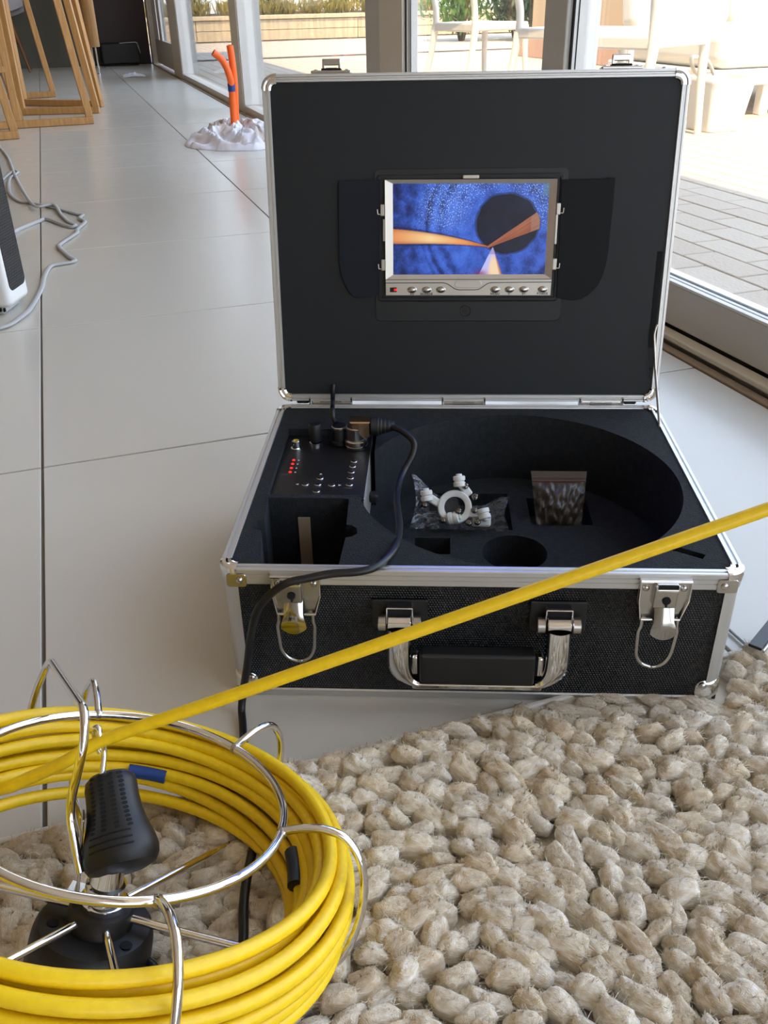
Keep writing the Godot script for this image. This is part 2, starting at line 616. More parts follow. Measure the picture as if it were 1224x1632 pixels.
func glass_wall(turn: Basis) -> void:
	var at := Transform3D(turn, Vector3.ZERO)
	var s := Shape.new()
	# floor track and cream sill along the doors
	rb(s, 0.674, 0.700, -0.1, 0.018, -4.25, 1.26)
	rb(s, 0.674, 0.745, -0.1, 0.012, -4.25, 1.26)
	var sill := obj("trim_2", s.mesh(), M.sill, self, at)
	structure(sill, "low cream sill strip under the sliding glass door", "sill")
	s = Shape.new()
	rb(s, 0.655, 0.674, -0.1, 0.003, -4.25, 9.0)
	structure(obj("trim_3", s.mesh(), M.track, self, at), "tan floor channel along the foot of the glass wall", "trim")
	s = Shape.new()
	rb(s, 0.62, 0.76, 2.45, 2.70, -4.25, 9.12)
	structure(obj("trim_4", s.mesh(), M.frame_white, self, at), "white head beam over the glass wall", "trim")
	# sliding door next to the case: [near v, far v]
	for d in [[-0.55, 1.26, "window_1", "tall sliding glass door with a broad grey bottom rail beside the open case"], [-2.4, -0.55, "window_2", "glass door panel nearest the back wall"], [-4.25, -2.4, "window_2", "glass door panel in the rear corner"]]:
		var w := holder(d[2], self, at)
		structure(w, d[3], "window")
		var a: float = d[0]
		var b: float = d[1]
		s = Shape.new()
		rb(s, 0.700, 0.742, 0.022, 0.092, a, b - 0.09)
		part("bottom_rail", s, M.frame_grey, w)
		s = Shape.new()
		rb(s, 0.7000, 0.7115, 0.0915, 0.0960, a, b - 0.09, 0.0010)
		rb(s, 0.7130, 0.7215, 0.0915, 0.0965, a, b - 0.09, 0.0010)
		rb(s, 0.7300, 0.7480, 0.0915, 0.0970, a, b - 0.09, 0.0010)
		part("glazing_bead", s, M.frame_white, w)
		s = Shape.new()
		rb(s, 0.7110, 0.7135, 0.0915, 0.0935, a, b - 0.09, 0.0003)
		rb(s, 0.7210, 0.7305, 0.0915, 0.0945, a, b - 0.09, 0.0003)
		rb(s, 0.704, 0.74, 0.012, 0.0225, a, b - 0.09, 0.001)
		part("gasket", s, M.gasket, w)
		s = Shape.new()
		rb(s, 0.7235, 0.7285, 0.090, 2.44, a, b - 0.09, 0.001)
		part("pane", s, M.glass, w)
		s = Shape.new()
		rb(s, 0.682, 0.755, 0.0, 2.45, b - 0.09, b)
		part("stile", s, M.frame_grey, w)
		s = Shape.new()
		rb(s, 0.694, 0.751, 0.0, 2.45, b - 0.096, b - 0.0895, 0.001)
		part("stile_lining", s, M.frame_white, w)
		s = Shape.new()
		rb(s, 0.6935, 0.6965, 0.02, 2.45, b - 0.0975, b - 0.09, 0.0005)
		rb(s, 0.7035, 0.7055, 0.02, 2.45, b - 0.0975, b - 0.09, 0.0005)
		part("gasket", s, M.gasket, w)
	# fixed panes further down the room: [near v, far v, post depth]
	var k := 3
	for d in [[1.26, 2.09, "narrow glass panel behind the open lid"], [2.44, 4.60, "wide fixed glass panel looking onto the sunlit planter wall"], [4.80, 7.06, "fixed glass panel beside the orange pipes"]]:
		var w := holder("window_%d" % k, self, at)
		k += 1
		structure(w, d[2], "window")
		s = Shape.new()
		rb(s, 0.684, 0.746, -0.1, 0.035, d[0], d[1])
		part("bottom_rail", s, M.sill, w)
		s = Shape.new()
		rb(s, 0.7225, 0.7275, 0.03, 2.44, d[0], d[1], 0.001)
		part("pane", s, M.glass, w)
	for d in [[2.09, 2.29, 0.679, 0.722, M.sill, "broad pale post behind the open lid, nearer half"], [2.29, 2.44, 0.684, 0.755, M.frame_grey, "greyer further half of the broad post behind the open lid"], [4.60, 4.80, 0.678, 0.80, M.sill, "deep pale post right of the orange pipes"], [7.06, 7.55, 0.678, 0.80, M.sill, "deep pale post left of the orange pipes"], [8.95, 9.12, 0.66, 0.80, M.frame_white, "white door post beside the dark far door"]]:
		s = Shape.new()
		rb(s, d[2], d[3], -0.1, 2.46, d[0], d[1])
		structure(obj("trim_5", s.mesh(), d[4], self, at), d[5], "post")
	s = Shape.new()
	rb(s, 0.700, 0.724, 0.0, 2.45, 2.083, 2.0905, 0.001)
	rb(s, 0.684, 0.80, 0.036, 2.45, 4.592, 4.601, 0.002)
	rb(s, 0.684, 0.80, 0.036, 2.45, 7.052, 7.061, 0.002)
	structure(obj("trim_6", s.mesh(), M.frame_white, self, at), "white reveals on the near side of the posts", "trim")
	s = Shape.new()
	rb(s, 0.6885, 0.691, 0.0, 2.45, 2.0815, 2.0905, 0.0005)
	rb(s, 0.7015, 0.704, 0.0, 2.45, 2.0815, 2.0905, 0.0005)
	structure(obj("trim_7", s.mesh(), M.gasket, self, at), "dark seals on the middle post", "trim")
	# half-glazed door at the far end
	var door := holder("door_2", self, at)
	structure(door, "half-glazed white side door near the far end", "door")
	s = Shape.new()
	rb(s, 0.70, 0.74, 0.02, 0.215, 7.55, 8.95)
	part("door_panel", s, M.frame_grey, door)
	s = Shape.new()
	rb(s, 0.71, 0.73, 0.215, 2.1, 7.70, 8.35, 0.001)
	part("pane", s, M.glass, door)
	s = Shape.new()
	rb(s, 0.70, 0.74, 0.215, 2.1, 7.55, 7.70)
	rb(s, 0.70, 0.74, 0.215, 2.1, 8.35, 8.55)
	rb(s, 0.70, 0.74, 0.215, 2.1, 8.62, 8.95)
	rb(s, 0.70, 0.74, 2.1, 2.46, 7.55, 8.95)
	part("stile", s, M.frame_white, door)
	# back garden doors behind the viewer
	var bw := holder("window_7", self, at)
	structure(bw, "glazed garden doors behind the viewer", "window")
	s = Shape.new()
	for u in [-0.8, 0.60]:
		rb(s, u, u + 0.08, 0.0, 2.4, -4.36, -4.30)
	rb(s, -0.8, 0.68, -0.1, 0.08, -4.36, -4.30)
	part("door_frame", s, M.frame_white, bw)
	for u in [-0.72]:
		s = Shape.new()
		rb(s, u, u + 1.32, 0.08, 2.4, -4.333, -4.327, 0.001)
		part("pane", s, M.glass, bw)


func outside(turn: Basis) -> void:
	var at := Transform3D(turn, Vector3.ZERO)
	var ground := holder("ground_outside", self, at)
	structure(ground, "pinkish clay paver terrace laid in running bond outside the glass", "terrace")
	var s := Shape.new()
	rb(s, 0.655, 16.0, -0.25, -0.006, -12.0, 30.0)
	rb(s, -14.0, 0.655, -0.25, -0.006, -12.0, -4.40)
	rb(s, -14.0, -5.25, -0.25, -0.006, -4.40, 30.0)
	rb(s, -5.25, 0.655, -0.25, -0.006, 9.27, 30.0)
	part("mortar_bed", s, M.mortar, ground)
	var bricks := []
	for k in 3:
		s = Shape.new()
		s.rbox(Vector3(0, -0.02 + 0.0004 * k, 0), Vector3(0.0885, 0.04, 0.1945), 0.003, 1)
		bricks.append(s.mesh())
	var near := []
	var rest := []
	for k in range(-2, 66):
		for j in range(-16, 68):
			var u := 0.9585 + 0.0937 * (k + 0.5)
			var v := 1.124 + fmod(0.0937 * k, 0.2) + 0.2 * j + 0.1
			if u < 0.80 or v < -2.0 or v > 13.0:
				continue
			if u > 0.94 and u < 1.72 and v > 0.35 and v < 2.35 and near.size() < 300:
				near.append(Vector3(u, 0, -v))
			else:
				rest.append(Vector3(u, 0, -v))
	for p in near:
		obj("paver", bricks[rng.randi() % 3], M.pavers[rng.randi() % 3], ground, Transform3D(Basis(), p))
	var mm := MultiMesh.new()
	mm.transform_format = MultiMesh.TRANSFORM_3D
	mm.mesh = bricks[1]
	mm.instance_count = rest.size()
	for i in rest.size():
		mm.set_instance_transform(i, Transform3D(Basis(), rest[i]))
	var mi := MultiMeshInstance3D.new()
	mi.name = "pavers"
	mi.multimesh = mm
	mi.material_override = M.pavers[1]
	mi.set_meta("kind", "stuff")
	ground.add_child(mi)


func leaf_mesh(l: float, w: float) -> ArrayMesh:
	var s := Shape.new()
	var rows := []
	for i in 4:
		var t := i / 3.0
		var ww := w * sin(PI * clampf(t * 0.9 + 0.08, 0, 1)) * 0.5
		rows.append([Vector3(-ww, t * l, -0.12 * l * t * t), Vector3(0, t * l, 0.06 * l - 0.12 * l * t * t), Vector3(ww, t * l, -0.12 * l * t * t)])
	s.sheet(rows, Vector3.BACK)
	return s.mesh()


func shrub(u: float, v: float, y: float, r: float, h: float, m: Material, bark: Material, leaf: Mesh, n: int, label: String, called: String = "shrub") -> void:
	var b := holder(called, self, Transform3D(Basis(Vector3.UP, ROOM_TURN), room(u, y, v)))
	var grassy := called == "grass_clump"
	tag(b, label, "grass" if grassy else "shrub", "grass tufts along the planter wall" if grassy else "")
	var st := Shape.new()
	for k in 7:
		var a := TAU * k / 7.0 + rng.randf()
		var thick := 0.003 if grassy else 0.012
		st.tube(spline([Vector3(cos(a) * 0.03, 0, sin(a) * 0.03), Vector3(cos(a) * r * 0.3, h * 0.4, sin(a) * r * 0.3), Vector3(cos(a) * r * 0.5, h * 0.75, sin(a) * r * 0.5)], 4), thick, 6)
	part("stem", st, bark, b)
	var mm := MultiMesh.new()
	mm.transform_format = MultiMesh.TRANSFORM_3D
	mm.mesh = leaf
	mm.instance_count = n
	for i in n:
		var d := Vector3(rng.randfn(), rng.randfn(), rng.randfn()).normalized()
		var q := pow(rng.randf(), 0.4)
		var lumpy := 0.75 + 0.25 * sin(d.x * 5.0 + u * 7.0) * cos(d.z * 6.0)
		var p := Vector3(d.x * r * q * lumpy, 0, d.z * r * q * lumpy)
		p.y = h * 0.48 + d.y * h * 0.46 * q
		var tilt := Vector3(rng.randf() * 2.0 - 0.4, rng.randf() * TAU, rng.randf() - 0.5)
		if grassy:
			p = Vector3(d.x * r * q, rng.randf() * h * 0.25, d.z * r * q)
			tilt = Vector3(rng.randfn(0.0, 0.35), rng.randf() * TAU, rng.randfn(0.0, 0.35))
		mm.set_instance_transform(i, Transform3D(Basis.from_euler(tilt).scaled(Vector3.ONE * rng.randf_range(0.7, 1.3)), p))
	var mi := MultiMeshInstance3D.new()
	mi.name = "foliage"
	mi.multimesh = mm
	mi.material_override = m
	mi.set_meta("kind", "stuff")
	b.add_child(mi)


func garden() -> void:
	var turn := Basis(Vector3.UP, ROOM_TURN)
	# timber retaining wall of the planting bed
	var pw := holder("planter_bed", self, Transform3D(turn, room(3.0, 0, 13.3)))
	tag(pw, "low pale timber planter wall in full sun beyond the terrace", "planter")
	var timber := mat(Color(0.86, 0.80, 0.68), 0.7)
	timber.albedo_texture = M.grain
	triplanar(timber, 1.5)
	for row in 2:
		var x := -3.0
		for w in [1.7, 2.3, 1.9, 2.4, 2.2]:
			var s := Shape.new()
			s.rbox(Vector3(x + w / 2.0, 0.065 + row * 0.128, -0.04), Vector3(w - 0.008, 0.122, 0.045), 0.004, 1)
			part("board", s, timber, pw)
			x += w
	var s := Shape.new()
	s.rbox(Vector3(2.2, 0.285, -0.06), Vector3(10.6, 0.05, 0.13), 0.006, 1)
	part("cap_board", s, timber, pw)
	s = Shape.new()
	s.rbox(Vector3(2.2, 0.10, -1.6), Vector3(10.6, 0.40, 3.0), 0.02, 1)
	part("soil", s, mat(Color(0.32, 0.25, 0.17), 0.95), pw)
	# plants in the bed
	var green := mat(Color(0.30, 0.42, 0.14), 0.6)
	green.backlight_enabled = true
	green.backlight = Color(0.35, 0.5, 0.12)
	var dark := mat(Color(0.13, 0.20, 0.09), 0.6)
	dark.backlight_enabled = true
	dark.backlight = Color(0.10, 0.16, 0.05)
	var straw := mat(Color(0.55, 0.50, 0.20), 0.7)
	straw.backlight_enabled = true
	straw.backlight = Color(0.5, 0.45, 0.15)
	var bark := mat(Color(0.28, 0.21, 0.15), 0.9)
	var leaf := leaf_mesh(0.10, 0.035)
	var blade := leaf_mesh(0.16, 0.014)
	var list := [
		[1.9, 15.2, 0.30, 0.75, 1.5, green, leaf, "leafy green shrub behind the planter wall, left in the wide pane"],
		[3.2, 15.3, 0.30, 0.8, 1.6, dark, leaf, "dark green shrub behind the planter wall, middle of the wide pane"],
		[4.4, 15.0, 0.30, 0.8, 1.5, dark, leaf, "dark green shrub behind the planter wall, near the broad post"],
	]
	for d in list:
		shrub(d[0], d[1], d[2], d[3], d[4], d[5], bark, d[6], 2200, d[7])
	var nth := ["leftmost", "second", "third", "fourth", "fifth", "sixth", "seventh", "eighth", "ninth", "tenth", "eleventh"]
	for k in 11:
		var place: String = "leftmost straw-coloured grass tuft along the top of the timber planter wall" if k == 0 else "straw-coloured grass tuft on the timber planter wall, %s from the left" % nth[k]
		shrub(0.9 + k * 0.42 + rng.randf() * 0.1, 13.72, 0.30, 0.23, 0.20, straw, bark, blade, 180, place, "grass_clump")
	shrub(4.75, 11.3, 0.0, 0.62, 1.25, green, bark, leaf, 1400, "bright green shrub behind the left garden chair, nearest the middle post")
	shrub(5.5, 10.9, 0.0, 0.6, 0.75, dark, bark, leaf, 1200, "low dark shrub seen under the seat of the left garden chair")
	shrub(5.65, 11.6, 0.0, 0.8, 1.7, green, bark, leaf, 1400, "tall green shrub behind the left garden chair, right of two")
	# drain strip across the terrace
	s = Shape.new()
	s.rbox(Vector3(0, 0.004, 0), Vector3(6.5, 0.012, 0.10), 0.003, 1)
	tag(obj("drain_cover", s.mesh(), mat(Color(0.34, 0.31, 0.28), 0.8), self, Transform3D(turn, room(3.9, 0, 9.2))), "dark drain strip crossing the sunlit terrace", "drain cover")
	# rendered garden wall behind the chairs
	var gw := holder("garden_wall", self, Transform3D(turn, room(4.15, 0, 5.6)))
	tag(gw, "beige rendered garden wall behind the white chairs", "garden wall")
	s = Shape.new()
	s.rbox(Vector3(0.05, 0.65, 0), Vector3(0.22, 1.0, 4.9), 0.01, 1)
	part("wall_face", s, mat(Color(0.72, 0.62, 0.48), 0.9), gw)
	s = Shape.new()
	s.rbox(Vector3(0.0, 0.085, 0), Vector3(0.34, 0.17, 5.0), 0.01, 1)
	part("plinth", s, mat(Color(0.74, 0.58, 0.47), 0.9), gw)
	s = Shape.new()
	s.rbox(Vector3(0.05, 1.17, 0), Vector3(0.30, 0.05, 5.0), 0.01, 1)
	part("coping", s, mat(Color(0.78, 0.72, 0.62), 0.9), gw)
	garden_chair(room(2.0, 0, 2.98), 65.0, "white plastic garden chair nearest the open lid, beside the white planter pot")
	garden_chair(room(2.2, 0, 3.85), 72.0, "white plastic garden chair partly behind the grey door stile")
	garden_chair(room(2.25, 0, 5.1), 75.0, "white plastic garden chair furthest left, seen through the narrow pane")
	# white pot with a handle loop
	var pot := holder("planter_pot", self, Transform3D(turn, room(2.42, 0, 2.97)))
	tag(pot, "square white planter pot standing behind the near garden chair", "pot")
	s = Shape.new()
	var rows := []
	for d in [[0.078, 0.0], [0.084, 0.008], [0.105, 0.185], [0.112, 0.19], [0.112, 0.21], [0.100, 0.21], [0.092, 0.12]]:
		var row := []
		for q in rounded(d[0] * 2, d[0] * 2, 0.02, 4):
			row.append(Vector3(q.x, d[1], q.y))
		rows.append(row)
	s.sheet(rows, Vector3.ZERO, true)
	part("body", s, M.chair_plastic, pot)
	s = Shape.new()
	s.rbox(Vector3(0, 0.15, 0), Vector3(0.185, 0.03, 0.185), 0.01, 1)
	part("soil", s, mat(Color(0.30, 0.23, 0.17), 0.95), pot)
	s = Shape.new()
	s.tube(spline([Vector3(-0.105, 0.20, 0.03), Vector3(-0.17, 0.245, 0.04), Vector3(-0.155, 0.285, 0.0), Vector3(-0.06, 0.27, -0.03), Vector3(0.0, 0.215, -0.05)], 8), 0.008, 8)
	part("rope_handle", s, mat(Color(0.85, 0.80, 0.70), 0.8), pot)
	# outdoor sofa
	var sofa := holder("garden_sofa", self, Transform3D(turn, room(3.25, 0, 3.75)))
	tag(sofa, "white cushioned garden sofa at the right edge of the terrace", "sofa")
	s = Shape.new()
	s.rbox(Vector3(0, 0.17, 0), Vector3(1.25, 0.07, 0.95), 0.01)
	part("base", s, M.chair_plastic, sofa)
	for c in [[-0.56, 0.42], [0.56, 0.42], [-0.56, -0.42], [0.56, -0.42], [-0.30, 0.42]]:
		s = Shape.new()
		s.rbox(Vector3(c[0], 0.067, c[1]), Vector3(0.05, 0.135, 0.05), 0.006)
		part("leg", s, M.chair_plastic, sofa)
	var cloth := mat(Color(0.90, 0.88, 0.83), 0.9)
	for x in [-0.31, 0.31]:
		s = Shape.new()
		s.rbox(Vector3(x, 0.29, 0.02), Vector3(0.61, 0.17, 0.92), 0.06, 4)
		part("seat_cushion", s, cloth, sofa)
		s = Shape.new()
		s.xf = Transform3D(Basis(Vector3.RIGHT, -0.2), Vector3(x, 0.55, -0.38))
		s.rbox(Vector3.ZERO, Vector3(0.60, 0.42, 0.16), 0.06, 4)
		part("back_cushion", s, cloth, sofa)


func garden_chair(at: Vector3, heading: float, label: String) -> void:
	# faces along its heading, measured from the long axis of the room: local -z
	var f := EC * sin(deg_to_rad(heading)) + EL * cos(deg_to_rad(heading))
	var c := holder("garden_chair", self, Transform3D(Basis(f.cross(Vector3.UP), Vector3.UP, -f), at))
	tag(c, label, "chair", "white plastic garden chairs on the terrace")
	var m: Material = M.chair_plastic
	var s := Shape.new()
	# seat with side bars
	var rows := []
	for i in 9:
		var row := []
		for j in 9:
			var x := lerpf(-0.20, 0.20, j / 8.0)
			var z := lerpf(-0.20, 0.19, i / 8.0)
			row.append(Vector3(x, 0.372 - 0.012 * (1.0 - pow(absf(x) / 0.2, 2)) - 0.006 * cos(z * 8.0), z))
		rows.append(row)
	s.sheet(rows, Vector3.UP)
	for i in rows.size():
		for j in 9:
			rows[i][j] += Vector3(0, -0.012, 0)
	s.sheet(rows, Vector3.DOWN)
	s.rbox(Vector3(0.195, 0.358, 0), Vector3(0.03, 0.042, 0.41), 0.01)
	s.rbox(Vector3(-0.195, 0.358, 0), Vector3(0.03, 0.042, 0.41), 0.01)
	s.rbox(Vector3(0, 0.356, 0.19), Vector3(0.40, 0.048, 0.032), 0.01)
	s.rbox(Vector3(0, 0.36, -0.20), Vector3(0.40, 0.036, 0.03), 0.01)
	part("seat", s, m, c)
	for x in [-1.0, 1.0]:
		s = Shape.new()
		s.tube(spline([Vector3(x * 0.195, 0.36, 0.19), Vector3(x * 0.20, 0.22, 0.215), Vector3(x * 0.215, 0.0, 0.27)], 5), PackedFloat32Array([0.023, 0.022, 0.021, 0.020, 0.019, 0.018, 0.0175, 0.017, 0.016, 0.0155, 0.015]), 10, false)
		part("leg", s, m, c)
		s = Shape.new()
		s.tube(spline([Vector3(x * 0.19, 0.36, -0.195), Vector3(x * 0.195, 0.2, -0.20), Vector3(x * 0.205, 0.0, -0.215)], 5), PackedFloat32Array([0.022, 0.021, 0.020, 0.019, 0.018, 0.0175, 0.017, 0.016, 0.0155, 0.015, 0.015]), 10)
		part("leg", s, m, c)
	s = Shape.new()
	var back := spline([Vector3(-0.19, 0.36, 0.19), Vector3(-0.187, 0.46, 0.195), Vector3(-0.195, 0.60, 0.235), Vector3(-0.165, 0.735, 0.275), Vector3(0, 0.76, 0.29), Vector3(0.165, 0.735, 0.275), Vector3(0.195, 0.60, 0.235), Vector3(0.187, 0.46, 0.195), Vector3(0.19, 0.36, 0.19)], 6)
	s.tube(back, 0.019, 10)
	part("back_frame", s, m, c)
	s = Shape.new()
	rows = []
	for i in 6:
		var row := []
		for j in 9:
			var x := lerpf(-0.18, 0.18, j / 8.0)
			row.append(Vector3(x * (1.0 - 0.1 * i / 5.0), 0.58 + 0.032 * i, 0.225 + 0.012 * i + 0.02 * (1.0 - pow(x / 0.18, 2))))
		rows.append(row)
	s.sheet(rows, Vector3.FORWARD)
	part("back_panel", s, m, c)


func stool_frame(s_name: String, o: Node3D, left: Vector2, right: Vector2, left_lean: float, right_lean: float, w: float = 0.030) -> void:
	# one sled frame: floor rail between (u, v) points, legs leaning inwards towards the top, parts in room axes
	var top := 0.66
	var a := Vector3(left.x, 0, -left.y)
	var b := Vector3(right.x, 0, -right.y)
	var side := (b - a).normalized()
	var s := Shape.new()
	s.bar(a + Vector3(0, 0.018, 0), b + Vector3(0, 0.018, 0), 0.030, 0.034, Vector3.UP.cross(side), 0.003)
	part("floor_rail", s, M.wood, o)
	for e in [[a + side * 0.017, left_lean], [b - side * 0.017, right_lean]]:
		s = Shape.new()
		s.bar(e[0] + Vector3(0, 0.034, 0), e[0] + side * e[1] * top + Vector3(0, top, 0), 0.034, w, side, 0.003)
		part("leg", s, M.wood, o)
	s = Shape.new()
	s.bar(a + side * left_lean * top + Vector3(0, top + 0.015, 0), b + side * right_lean * top + Vector3(0, top + 0.015, 0), 0.034, 0.03, Vector3.UP, 0.003)
	part(s_name, s, M.wood, o)


func left_side() -> void:
	var turn := Basis(Vector3.UP, ROOM_TURN)
	var at := Transform3D(turn, Vector3.ZERO)
	# stools with sled frames: [front left, front right, back left, back right]
	var stools := [
		[Vector2(-0.47, 4.47), Vector2(-0.100, 4.49), Vector2(-0.46, 5.08), Vector2(-0.045, 4.97), "wooden sled-base stool with its front rail nearest along the open aisle"],
		[Vector2(-0.455, 5.62), Vector2(-0.012, 5.28), Vector2(-0.62, 6.05), Vector2(-0.255, 6.08), "wooden sled-base stool behind the front one, deepest in the row"],
		[Vector2(-0.85, 4.02), Vector2(-0.445, 4.07), Vector2(-0.83, 4.42), Vector2(-0.425, 4.48), "wooden sled-base stool at the left edge of the picture"],
	]
	for d in stools:
		var o := holder("wooden_stool", self, at)
		tag(o, d[4], "stool", "wooden stools on the left")
		stool_frame("top_rail", o, d[0], d[1], 0.0, -0.11)
		stool_frame("top_rail", o, d[2], d[3], 0.0, -0.11)
		var s := Shape.new()
		var mid: Vector2 = (d[0] + d[1] + d[2] + d[3]) / 4.0
		var deep: float = absf((d[2].y + d[3].y - d[0].y - d[1].y) / 2.0)
		s.rbox(Vector3(mid.x - 0.03, 0.705, -mid.y), Vector3(0.34, 0.03, deep + 0.03), 0.006)
		part("seat", s, M.wood, o)
	# cross rung on the left stool
	var rung := Shape.new()
	rung.bar(Vector3(-0.82, 0.258, -4.42), Vector3(-0.455, 0.258, -4.47), 0.028, 0.028, Vector3.BACK, 0.003)
	part("rung", rung, M.wood, get_node("wooden_stool_002"))
	# table with thick round legs on steel feet
	var t := holder("wooden_table", self, at)
	tag(t, "narrow wooden console table with thick round legs on thin steel feet", "table")
	var pale := mat(Color(0.78, 0.60, 0.38), 0.55)
	pale.albedo_texture = M.grain
	triplanar(pale, 4.0)
	for q in [Vector2(0.105, 8.0), Vector2(0.105, 8.78)]:
		var s := Shape.new()
		s.xf = Transform3D(Basis(), Vector3(q.x, 0, -q.y))
		s.lathe([Vector2(0, 0.2), Vector2(0.047, 0.2), Vector2(0.05, 0.203), Vector2(0.05, 0.70)], 24)
		part("leg", s, pale, t)
		s = Shape.new()
		s.xf = Transform3D(Basis(), Vector3(q.x + 0.012, 0, -q.y))
		s.lathe([Vector2(0, 0), Vector2(0.018, 0), Vector2(0.018, 0.004), Vector2(0.009, 0.008), Vector2(0.009, 0.2)], 16)
		part("steel_foot", s, M.chrome, t)
	var ts := Shape.new()
	ts.rbox(Vector3(0.06, 0.72, -8.39), Vector3(0.36, 0.04, 1.0), 0.008)
	part("tabletop", ts, pale, t)
	# shell chair
	var c := holder("shell_chair", self, Transform3D(turn, room(-0.62, 0, 8.75)))
	tag(c, "pale grey shell chair with slim wooden dowel legs behind the stools", "chair")
	var s := Shape.new()
	var rows := []
	for i in 12:
		var k := i / 11.0
		var row := []
		for j in 11:
			var x := lerpf(-1, 1, j / 10.0)
			var z := 0.22 - 0.44 * minf(k * 1.7, 1.0) - 0.05 * maxf(0.0, k - 0.55)
			var y := 0.45 - 0.03 * sin(minf(k * 1.7, 1.0) * PI) + maxf(0.0, k - 0.55) * 0.85
			row.append(Vector3(x * (0.23 - 0.05 * maxf(0, k - 0.6)), y + 0.05 * x * x, z + 0.06 * x * x * maxf(0, k - 0.5)))
		rows.append(row)
	s.sheet(rows, Vector3.UP)
	for i in 12:
		for j in 11:
			rows[i][j] += Vector3(0, -0.012, -0.01)
	s.sheet(rows, Vector3.DOWN)
	part("shell", s, mat(Color(0.80, 0.81, 0.84), 0.5), c)
	for q in [Vector2(-1, -1), Vector2(1, -1), Vector2(-1, 1), Vector2(1, 1)]:
		s = Shape.new()
		s.tube(PackedVector3Array([Vector3(q.x * 0.10, 0.40, q.y * 0.10), Vector3(q.x * 0.19, 0.0, q.y * 0.20)]), PackedFloat32Array([0.014, 0.009]), 10)
		part("leg", s, mat(Color(0.50, 0.33, 0.20), 0.5), c)
		s = Shape.new()
		s.tube(PackedVector3Array([Vector3(q.x * 0.11, 0.385, q.y * 0.11), Vector3(-q.x * 0.145, 0.21, q.y * 0.15)]), 0.0035, 6)
		part("wire_brace", s, M.rubber, c)
	# fan heater with a dark grille on its side
	var fdir := EC * 0.36 + EL * 0.933
	var across := EC * -0.933 + EL * 0.36
	var fan := holder("air_purifier", self, Transform3D(Basis(-across, Vector3.UP, -fdir), room(-0.409, 0, 1.312)))
	tag(fan, "white floor-standing appliance with a dark mesh side at the left edge", "air purifier")
	s = Shape.new()
	s.rbox(Vector3(-0.13, 0.215, -0.047), Vector3(0.26, 0.40, 0.094), 0.012, 3)
	part("body", s, M.white_plastic, fan)
	s = Shape.new()
	s.rbox(Vector3(-0.135, 0.009, -0.047), Vector3(0.23, 0.018, 0.078), 0.006)
	part("foot", s, mat(Color(0.72, 0.72, 0.72), 0.5), fan)
	s = Shape.new()
	for k in 3:
		s.rbox(Vector3(-0.018 - k * 0.008, 0.011, -0.006), Vector3(0.003, 0.007, 0.006), 0.0005, 1)
	part("vent_slot", s, M.hole, fan)
	s = Shape.new()
	s.xf = Transform3D(Basis(Vector3(0, 0, -1), Vector3.UP, Vector3.RIGHT), Vector3(-0.0012, 0.225, -0.047))
	s.plate(rounded(0.074, 0.36, 0.014), 0.0022, 0.0006)
	var mesh_mat := mat(Color(0.05, 0.052, 0.056), 0.6)
	mesh_mat.heightmap_enabled = true
	mesh_mat.heightmap_scale = 0.15
	mesh_mat.heightmap_texture = M.vinyl.heightmap_texture
	triplanar(mesh_mat, 1.0 / 0.010)
	part("mesh_panel", s, mesh_mat, fan)
	# grey flat cords trailing from it
	var c1 := [Vector2(-0.455, 1.222), Vector2(-0.419, 1.240), Vector2(-0.397, 1.281), Vector2(-0.377, 1.342), Vector2(-0.357, 1.477), Vector2(-0.351, 1.569), Vector2(-0.343, 1.634), Vector2(-0.329, 1.675), Vector2(-0.282, 1.693), Vector2(-0.293, 1.748), Vector2(-0.313, 1.850), Vector2(-0.308, 1.890), Vector2(-0.268, 1.992), Vector2(-0.264, 2.038), Vector2(-0.240, 2.127), Vector2(-0.253, 2.186), Vector2(-0.242, 2.226), Vector2(-0.259, 2.252), Vector2(-0.313, 2.361), Vector2(-0.382, 2.472), Vector2(-0.419, 2.519), Vector2(-0.448, 2.652), Vector2(-0.458, 2.823), Vector2(-0.456, 2.978), Vector2(-0.433, 3.079), Vector2(-0.451, 3.116), Vector2(-0.485, 2.92)]
	var c2 := [Vector2(-0.60, 4.3), Vector2(-0.538, 3.968), Vector2(-0.516, 3.773), Vector2(-0.478, 3.479), Vector2(-0.440, 2.998), Vector2(-0.401, 2.587), Vector2(-0.378, 2.409), Vector2(-0.360, 2.362), Vector2(-0.317, 2.373), Vector2(-0.301, 2.261), Vector2(-0.283, 2.146), Vector2(-0.267, 2.097), Vector2(-0.275, 2.075), Vector2(-0.297, 2.110), Vector2(-0.339, 2.205), Vector2(-0.356, 2.195), Vector2(-0.412, 2.101), Vector2(-0.427, 2.067), Vector2(-0.52, 1.9)]
	var pts := []
	for q in c1:
		pts.append(room(q.x, 0.004, q.y))
	s = Shape.new()
	s.tube(spline(pts, 5), 0.0062, 8, false, 0.6)
	tag(obj("flat_cord", s.mesh(), M.grey_cord), "kinked flat grey cord running along the foot of the white appliance", "cord")
	pts = []
	for i in c2.size():
		pts.append(room(c2[i].x, 0.0045 + (0.007 if i in [5, 6, 7, 8] else 0.0), c2[i].y))
	s = Shape.new()
	s.tube(spline(pts, 5), 0.0056, 8, false, 0.7)
	tag(obj("flat_cord", s.mesh(), M.grey_cord), "thinner grey cord looping back towards the wooden stools", "cord")


